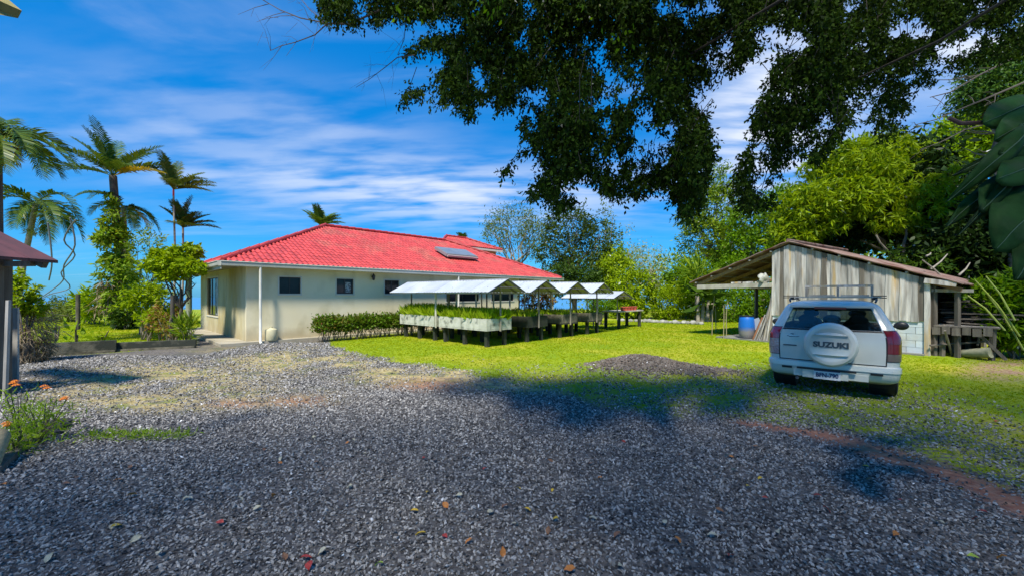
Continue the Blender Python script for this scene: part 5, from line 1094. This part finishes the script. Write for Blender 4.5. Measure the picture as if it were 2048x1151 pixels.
# big foreground leaves at the right
lc = E('large_leaf_plant', P(2060, 330, 2.6), 'large dark leathery leaves hanging in from the right edge close by', 'plant')
mBig = M('leathery_leaf', (.014, .045, .010), (.03, .085, .022), rough=.65, spec=.08, scale=9, bump=.25, bscale=30, rnd=.45, col3=(.05, .07, .04), scale3=5, con3=(.5, .75))
def bigleaf(base, tip, wpx, Y0, Y1, curl=.1, up=Vector((0, -1, .3))):
    a, c = P(*base, Y0), P(*tip, Y1); d = c-a; L = d.length; d.normalize(); sd_ = d.cross(up).normalized(); nn = sd_.cross(d); w = wpx/FOC*Y0/2; n = 12; vs = []
    if nn.dot(Vector((0, -1, .2))) < 0: nn = -nn
    for i in range(n+1):
        f = i/n; ww = w*(math.sin(math.pi*f**1.35)**.65 if 0 < f < 1 else .04); c_ = a+d*L*f+nn*curl*L*(4*f*(1-f))*.5-UP*curl*.4*L*f*f
        for q in (-1, -.5, 0, .5, 1): vs.append(c_+sd_*ww*q+nn*(abs(q)**1.5*ww*-.35+.012*math.sin(f*14+q*2))+(-nn*.006 if q == 0 else Vector()))
    mb = MB(); mb.add(vs, [(i*5+j, i*5+j+1, (i+1)*5+j+1, (i+1)*5+j) for i in range(n) for j in range(4)])
    o = mb.build('leaf', mBig, lc, smooth=True); MB().tube([(vs[5*i+2]+nn*.004) for i in range(0, n+1)], [.006-.0004*i for i in range(n+1)], 5).build('midrib', M('pale_midrib', (.08, .14, .07), rough=.6), o); s_ = o.modifiers.new('thick', 'SOLIDIFY'); s_.thickness = .004; return o
for b in (((2110, 190), (1968, 240), 62, 2.8, 2.6, .06), ((2120, 215), (1990, 268), 60, 2.7, 2.5, .12), ((2030, 262), (1892, 352), 34, 2.7, 2.4, .42), ((2100, 285), (1998, 300), 58, 2.5, 2.35, .12), ((2095, 330), (1994, 348), 60, 2.4, 2.25, .14), ((2045, 345), (1962, 412), 62, 2.45, 2.3, .12),
          ((2095, 365), (1990, 478), 100, 2.4, 2.2, .2), ((2100, 440), (2030, 545), 62, 2.3, 2.15, .18), ((2010, 318), (1914, 425), 20, 2.6, 2.35, .45), ((2005, 345), (1892, 442), 26, 2.6, 2.4, .12), ((2020, 300), (1905, 345), 14, 2.8, 2.7, .1), ((2110, 400), (2050, 470), 90, 2.6, 2.5, .1), ((2110, 330), (2260, 380), 80, 2.7, 2.6, .2), ((2110, 300), (2240, 270), 80, 2.8, 2.8, .15), ((2120, 360), (2220, 470), 90, 2.6, 2.5, .2), ((2110, 260), (2200, 190), 70, 2.8, 2.9, .1), ((2100, 250), (2120, 160), 70, 2.8, 2.9, .1), ((2120, 380), (2150, 520), 90, 2.6, 2.5, .15), ((2130, 330), (2240, 330), 80, 3.0, 3.2, .2), ((2120, 250), (2040, 330), 90, 2.8, 2.7, .1)): bigleaf(*b)
MB().tube([P(1898, 236, 2.7), P(1920, 247, 2.7), P(1990, 245, 2.7), P(2060, 300, 2.8)], [.012, .014, .016, .02], 8).build('stem', M('purple_brown_stem', (.14, .08, .07), rough=.6), lc, smooth=True)
MB().tube([P(2060, 300, 2.8), Vector((4.6, 2.7, 1.2)), Vector((4.9, 2.6, 0))], [.03, .04, .05], 8).build('trunk', mBark, lc, smooth=True)

# ------------------------------------------------------------------ the big overhead tree
POLY = [(760, -280), (640, -40), (650, 45), (700, 50), (745, 52), (792, 38), (835, 52), (885, 32), (925, 38), (930, 58), (885, 62), (850, 64), (822, 92), (802, 108), (820, 122), (858, 95), (892, 98), (898, 122), (868, 142), (848, 165), (812, 178), (796, 200), (805, 212), (835, 192), (858, 198), (864, 232), (872, 236), (890, 212), (908, 196), (925, 225), (945, 246), (970, 228), (1008, 226), (1042, 238), (1046, 268), (1058, 285), (1030, 305), (1005, 335), (995, 372), (988, 392), (1008, 355), (1035, 335), (1060, 322), (1092, 330), (1082, 352), (1058, 378), (1062, 400), (1085, 392), (1100, 402), (1122, 428), (1148, 412), (1158, 380), (1155, 350), (1195, 362), (1212, 382), (1240, 402), (1272, 400), (1300, 384), (1332, 374), (1345, 392), (1362, 432), (1385, 440), (1402, 418), (1410, 395), (1418, 350), (1426, 308), (1420, 240), (1432, 180), (1478, 135), (1505, 105), (1560, 100), (1525, 190), (1502, 240), (1492, 285), (1474, 335), (1468, 385), (1484, 430), (1512, 415), (1548, 425), (1556, 400), (1540, 360), (1570, 340), (1606, 325), (1642, 318), (1665, 292), (1690, 260), (1718, 215), (1738, 215), (1748, 262), (1762, 285), (1792, 280), (1802, 232), (1830, 200), (1870, 165), (1905, 140), (1965, 132), (2060, 105), (2150, -60), (2100, -280)]
HOLES = [(1283, 150, 14, 26), (1283, 212, 12, 14), (1560, 70, 48, 34), (1375, 8, 28, 16), (1215, 250, 12, 22), (1450, 60, 18, 12), (1640, 275, 22, 12), (1500, 150, 22, 24), (1900, 90, 30, 22), (1860, 60, 16, 12), (1135, 100, 9, 12), (985, 350, 12, 26), (1690, 30, 12, 12)]
def inpoly(x, y, poly):
    ins = np.zeros(len(x), bool); j = len(poly)-1
    for i in range(len(poly)):
        xi, yi = poly[i]; xj, yj = poly[j]; c = ((yi > y) != (yj > y)) & (x < (xj-xi)*(y-yi)/((yj-yi) or 1e-9)+xi); ins ^= c; j = i
    return ins
def overhead():
    n = 150000; x = rng.uniform(630, 2150, n); y = rng.uniform(-280, 480, n); keep0 = (y > -40) | (rng.random(n) < .55); x = x[keep0]; y = y[keep0]; n = len(x)
    k = inpoly(x, y-4, POLY) & inpoly(x, y+8, POLY)
    for hx, hy, rx, ry in HOLES: k &= ~((((x-hx)/rx)**2+((y-hy)/ry)**2 < 1.0) & (rng.random(n) < .93))
    dens = vnoise(x, y, 1/46., 40)*.6+vnoise(x, y, 1/20., 41)*.4
    k &= rng.random(n) < np.clip((dens-.31)*5, .03, 1)*np.where((x > 1440) & (y > 110), .5, .66)
    x, y = x[k], y[k]; n = len(x)
    dep = 3.75+1.0*vnoise(x, y, 1/120., 44)+rng.normal(0, .3, n)+(x > 1700)*.5
    # twigs: each sample grows a short hanging sprig of leaves
    k = 9; X = (x-1024)/FOC*dep; Z = EYE-(y-HY)/FOC*dep; base = np.stack([X, dep, Z], -1)
    dr = rng.normal(0, .55, (n, 3)); dr[:, 2] -= .85; dr[:, 0] -= .25*(x < 1300); dr = unit(dr); Ls = rng.uniform(.055, .15, n)
    f = np.tile(np.linspace(0, 1, k), n)[:, None]; B = np.repeat(base, k, 0); D = np.repeat(dr, k, 0); LL = np.repeat(Ls, k)[:, None]
    pts = B+D*LL*f+rng.normal(0, .008, (n*k, 3)); lr = D*.6+rng.normal(0, .55, (n*k, 3)); lr[:, 2] -= .45
    return leafV(pts, lr, rng.uniform(.028, .054, n*k), .5), base, dr, Ls
ov = E('overhanging_tree', (6.5, -3.5, 0), 'huge dark-leaved tree whose branches hang over the drive and car', 'tree')
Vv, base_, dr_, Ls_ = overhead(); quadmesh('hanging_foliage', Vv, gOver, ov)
# a few near leaves at the very top, coloured lighter as if backlit
xx = np.concatenate([rng.uniform(930, 1010, 26), rng.uniform(1150, 1200, 8), rng.uniform(1200, 1270, 16), rng.uniform(780, 850, 8)]); yy = rng.uniform(-20, 42, len(xx)); yy[34:50] += 60; Yn = 2.8+rng.random(len(xx))*.3
quadmesh('near_leaves', leafV(np.stack([(xx-1024)/FOC*Yn, Yn, EYE-(yy-HY)/FOC*Yn], -1), rng.normal(0, .4, (len(xx), 3))+np.array([0, 0, -1]), .048, .5), LM('lit_overhead_leaves', [(.12, .25, .01), (.2, .36, .01)], tr=.6), ov)
# unseen crown placed above and beside the frame to shade drive, car and lean-to
def upper():
    C = [((0, .2, 7.6), (3.4, 2.6, 1.0)), ((4, .4, 7.8), (3.6, 3.0, 1.2)), ((8, 2.0, 7.6), (3.2, 2.8, 1.3)), ((3, -3.4, 8.3), (5.5, 3, 1.4)), ((-4.2, -.8, 7.2), (3.4, 2.2, 1.0)), ((-7.5, -1.6, 6.8), (2.8, 2.0, .9)), ((9, -2, 8.2), (4, 3, 1.4)), ((13.4, 6, 8.0), (2.7, 2.2, 1.2)), ((0, -3.4, 7.4), (4, 2.2, .9)), ((-5, -3.2, 7.2), (3.5, 2.2, .9))]
    return crown(C, .15, 56000, wr=.5, fill=(.05, 1.05), cl=.2, k=6)
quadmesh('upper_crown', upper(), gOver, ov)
mb = MB(); fk = Vector((6.3, -2.6, 4.2)); mb.tube([(6.5, -3.5, -.2), (6.4, -3.3, 1.5), (6.4, -3.0, 3), fk], [.62, .5, .42, .36], 14)
for e, r in (((1.0, 2.6, 6.4), .15), ((3.6, 3.9, 5.3), .13), ((6.8, 4.5, 5.6), .12), ((11.5, 2.5, 8.0), .14), ((-3.5, 0, 7.4), .13), ((9, 1, 8.0), .12), ((-.8, 3.8, 4.6), .05), ((1.8, 4.2, 4.2), .05), ((3.4, 4.3, 3.9), .04)):
    pts, rd = limb(fk, e, r, r*.22, 9, .08); mb.tube(pts, rd, 8)
sel = rng.choice(len(base_), 700, replace=False)
for i in sel:
    p = Vector(base_[i]); q = p+Vector(dr_[i])*Ls_[i]; r_ = p+Vector((random.uniform(-.1, .2), random.uniform(-.15, .15), random.uniform(.1, .3))); mb.tube([r_, p, q], [.004, .003, .0015], 4, cap=False)
mb.build('trunk', mBarkD, ov, smooth=True)
# bare twigs top left
mb = MB()
def twig(pts, Y, r):
    W_ = [P(x, y, Y+.1*i) for i, (x, y) in enumerate(pts)]; mb.tube(W_, [r*(1-.8*i/len(W_)) for i in range(len(W_))], 5)
    for i in range(1, len(W_)):
        for q in range(2):
            a = W_[i-1].lerp(W_[i], random.random()); L = random.uniform(.12, .42); d = Vector((random.uniform(-1, .2), random.uniform(-.3, .3), random.uniform(-1, .6))).normalized(); c = a+d*L; mb.tube([a, a+d*L*.5+Vector((.02, 0, .02)), c], [r*.35, r*.25, r*.1], 4)
            b2 = a+d*L*.5; mb.tube([b2, b2+Vector((random.uniform(-1, 0), 0, random.uniform(-1, .3)))*L*.5], [r*.2, r*.08], 4)
twig([(760, 20), (700, 48), (655, 47), (600, 36), (560, 20), (525, 0)], 4.2, .011); twig([(655, 47), (630, 70), (590, 85), (562, 92), (540, 102)], 4.2, .007); twig([(650, 45), (620, 20), (600, -5)], 4.3, .006)
twig([(830, 110), (795, 115), (770, 135), (740, 158), (712, 175)], 4.2, .006); twig([(812, 40), (808, 80), (795, 110)], 4.2, .005)
twig([(2060, 100), (1960, 150), (1900, 185), (1860, 195)], 7.0, .018); twig([(2060, 160), (1990, 190), (1930, 215), (1870, 240), (1830, 250)], 7.2, .018); twig([(1960, 150), (1900, 160), (1850, 160)], 7.1, .01); twig([(2000, 240), (1930, 260), (1880, 285), (1840, 300)], 7.1, .012)
mb.build('bare_twigs', mTwig, ov)['kind'] = 'stuff'

# ------------------------------------------------------------------ left foreground building and plants
lb_ = E('left_shelter', (-8.2, 7.2, 0), 'dark roofed timber shelter corner at the left edge', 'shelter')
def rl(x, y, dz=0): return Vector((x, y, 2.33+(-8.0-x)*.5+dz))
for k in range(5, 7): MB().add([rl(-8.0, 4.1+k*.42), rl(-11.5, 4.1+k*.42), rl(-11.5, 4.53+k*.42), rl(-8.0, 4.53+k*.42), rl(-8.0, 4.1+k*.42, -.05), rl(-11.5, 4.1+k*.42, -.05), rl(-11.5, 4.53+k*.42, -.05), rl(-8.0, 4.53+k*.42, -.05)], [(0, 1, 2, 3), (7, 6, 5, 4), (0, 4, 5, 1), (2, 6, 7, 3), (0, 3, 7, 4)]).build('roof_sheet', M('maroon_roof_sheet', (.12, .04, .04), (.07, .03, .03), rough=.7, scale=3, rnd=.2), lb_)
MB().bar((-11.5, 6.9, 3.95), (-8.05, 6.9, 2.24), .08, .12).build('rafter', mBoardD, lb_); MB().bar((-9.9, 6.85, 2.24), (-8.2, 6.85, 2.26), .08, .09).build('tie_beam', mBoardD, lb_)
for x, y, w in ((-8.72, 6.75, .13), (-8.3, 4.6, .13)): MB().bar((x, y, 0), (x, y, 2.5), w, w).build('post', mBoardD, lb_)
pp = [(P(-40, 520, 6.4), P(-40, 830, 6.4))]
MB().bar(P(6, 512, 6.9), P(4, 790, 6.9)-UP*.3, .17, .14).build('post', mDark if False else mBoardD, lb_)
MB().obox(Vector((-11.5, 6.6, 0)), Vector((2.5, 0, 0)), Vector((0, .05, 0)), UP*2.2).build('wall_panel', mBoardD, lb_)
tag(MB().bar(P(29, 615, 7.6), Vector(((29-1024)/FOC*7.6, 7.6, 0)), .15, .03).build('fence_board', mBoard), 'grey weathered board standing upright at the left edge, wider one', 'board')
tag(MB().bar(P(17, 600, 6.6), Vector(((10-1024)/FOC*6.6, 6.6, 0)), .05, .04).build('fence_board', mBoard), 'thin pale upright stick board left of the wider grey board', 'board')
e0 = P(44, 25, 3.4); ob = MB(); ob.add([P(44, 22, 3.4), P(36, 37, 3.4), P(0, 30, 3.3), P(-40, 24, 3.2), P(-60, -60, 3.2), P(8, -8, 3.4)]+[v+Vector((-.35, -.7, .04)) for v in (P(44, 22, 3.4), P(36, 37, 3.4), P(0, 30, 3.3), P(-40, 24, 3.2), P(-60, -60, 3.2), P(8, -8, 3.4))], [(0, 1, 2, 3, 4, 5), (11, 10, 9, 8, 7, 6)]+[(i, i+6, (i+1) % 6+6, (i+1) % 6) for i in range(6)])
tag(ob.build('eave_corner', M('tan_eave_board', (.42, .33, .12), (.25, .24, .08), rough=.8, scale=6)), 'tan eave corner poking in at the upper left corner', 'eave')
tag(MB().tube([G(-34, 950)+UP*.10, G(-14, 925)+UP*.26], [.11, .12], 14).build('log_end', M('pale_cut_log', (.50, .38, .20), (.32, .24, .12), scale=12, stretch=(1, 1, 4)), smooth=True), 'pale cut log end at the lower left edge', 'log')
tag(MB().bar(G(-20, 950), G(4, 880)+Vector((0, .4, 0)), .12, .12).build('ground_beam', mBoardD), 'dark timber beam on the ground below the log end', 'beam')
gFern = LM('ferny_leaves', [(.14, .26, .01), (.22, .38, .012), (.3, .42, .03)], tr=.4)
mOr = M('orange_petals', (.75, .20, .01), (.8, .32, .02), rough=.6, scale=20)
def marigold(label, g, h, n, fl):
    o = E('marigold_plant', g, label, 'flower plant', 'marigold plants at the left edge'); mb = MB()
    for q in range(8): e = g+Vector((random.uniform(-.25, .25), random.uniform(-.2, .2), h*random.uniform(.7, 1))); mb.tube([g, g.lerp(e, .5)+Vector((.02, 0, .03)), e], [.008, .006, .004], 5)
    mb.build('stems', mTwig, o)
    c = np.array([tuple(g+Vector((random.gauss(0, .15), random.gauss(0, .12), h*random.uniform(.15, .9)))) for _ in range(n)]); d = rng.normal(size=(n, 3)); d[:, 2] += .5
    quadmesh('foliage', leafV(c, d, .11, .12), gFern, o)
    for p in fl:
        m_ = MB()
        for ring_, rr_, zz in ((9, .044, .0), (7, .032, .010), (5, .019, .018)):
            for q in range(ring_):
                a = 2*math.pi*q/ring_+ring_; m_.add([p+UP*zz, p+Vector((math.cos(a-.3)*rr_*.8, math.sin(a-.3)*rr_*.8, zz+.006)), p+Vector((math.cos(a)*rr_, math.sin(a)*rr_, zz+.004)), p+Vector((math.cos(a+.3)*rr_*.8, math.sin(a+.3)*rr_*.8, zz+.006))], [(0, 1, 2, 3)])
        m_.build('flower', mOr, o)
marigold('taller feathery marigold plant with several orange flowers at the left', G(78, 885), .50, 420, [P(94, 776, 4.8), P(88, 772, 4.85), P(127, 798, 4.7), P(130, 795, 4.75)])
marigold('marigold plant with one orange bloom beside the dry stems', G(32, 870), .62, 150, [P(26, 766, 4.9), P(32, 770, 4.85), P(30, 762, 4.95)])
marigold('low marigold plant with a single flower nearest the log end', G(30, 905), .32, 420, [P(12, 846, 4.4), P(15, 850, 4.35)])
tag(quadmesh('weeds', np.concatenate([leafV(np.stack([rng.uniform(-5.2, -3.9, 500), rng.uniform(4.75, 5.0, 500), np.full(500, .02)], -1)+np.stack([np.zeros(500), rng.normal(0, .05, 500), np.zeros(500)], -1), rng.normal(size=(500, 3))+np.array([0, 0, .7]), .09, .12)]), gFern), kind='stuff')
for j in range(9):
    g = G(78+random.uniform(-14, 50), 862+random.uniform(-16, 8)); r = random.uniform(.05, .1)
    tag(blob(g+UP*r*.5, r, j+40, 9, 6, amp=.25, sq=(1.2, 1, .7)).build('black_rock', M('black_rock', (.02, .02, .025), (.04, .04, .045), rough=.7, rnd=.2)), 'black rock in the small heap behind the marigolds', 'rock', 'black rocks behind the marigolds')
# fallen leaves
lc_ = [('yellow', (.65, .42, .03)), ('red', (.42, .05, .035)), ('orange', (.55, .20, .04)), ('pale', (.55, .5, .36)), ('brown', (.25, .12, .06)), ('lime', (.38, .50, .05))]
lmats = [M('fallen_%s' % a, b, tuple(q*.7 for q in b), rough=.6, scale=30) for a, b in lc_]
def leafme(mat, k):
    rr = random.Random(k); mb = MB(); n = 6; vs = []
    for i in range(n+1):
        f = i/n; w = .32*math.sin(math.pi*f**.8); z = .22*math.sin(f*3)*rr.uniform(.5, 1); vs += [(f-.5, -w, z+.12), (f-.5, 0, z), (f-.5, w, z+.10)]
    mb.add(vs, [(i*3+j, i*3+j+1, i*3+j+4, i*3+j+3) for i in range(n) for j in range(2)]); me = mb.me('fallen_leaf', True); me.materials.append(mat); return me
lms = [leafme(m, i) for i, m in enumerate(lmats)]
spots = [(758, 1138, 5), (1055, 1024, 0), (1112, 1044, 0), (1521, 961, 0), (1496, 977, 0), (1355, 1087, 2), (1462, 1120, 1), (891, 1016, 2), (490, 1068, 4), (227, 1058, 3), (232, 1058, 0), (695, 888, 2), (847, 918, 1), (1247, 886, 1), (1030, 1055, 3), (262, 936, 4), (263, 994, 2), (220, 874, 2), (1790, 1074, 2), (2005, 1122, 2), (1732, 937, 0), (1140, 1147, 2), (890, 1080, 1), (1946, 1122, 5), (8, 972, 2), (620, 1140, 1), (700, 975, 3), (1603, 1013, 3), (1105, 985, 0), (1390, 940, 3), (1240, 1140, 3), (480, 1002, 3), (855, 989, 0), (440, 1050, 1), (1330, 1050, 3), (1530, 1000, 1), (1800, 1005, 1), (1560, 1070, 3), (320, 1110, 3), (560, 930, 2), (970, 940, 1), (640, 905, 3), (1180, 930, 4), (100, 1120, 3), (1880, 1050, 3), (1660, 1130, 3)]
for i in range(60): spots.append((random.uniform(60, 2030), 840+290*random.random()**1.1, random.choice([1, 2, 3, 3, 3, 4, 4, 0])))
for x, y, k in spots:
    g = G(x, y); o = bpy.data.objects.new('fallen_leaf', lms[k]); COL.objects.link(o); s = random.uniform(.042, .066)*(1.15 if y > 1000 else 1)
    o.location = g+UP*(.022+float(gz(g.x, g.y))); o.rotation_euler = (random.gauss(0, .35), random.gauss(0, .35), random.uniform(0, 6.28)); o.scale = (s, s, s)
    tag(o, 'small %s fallen leaf lying on the dark grey gravel' % lc_[k][0], 'leaf', '%s fallen leaves on the gravel' % lc_[k][0])
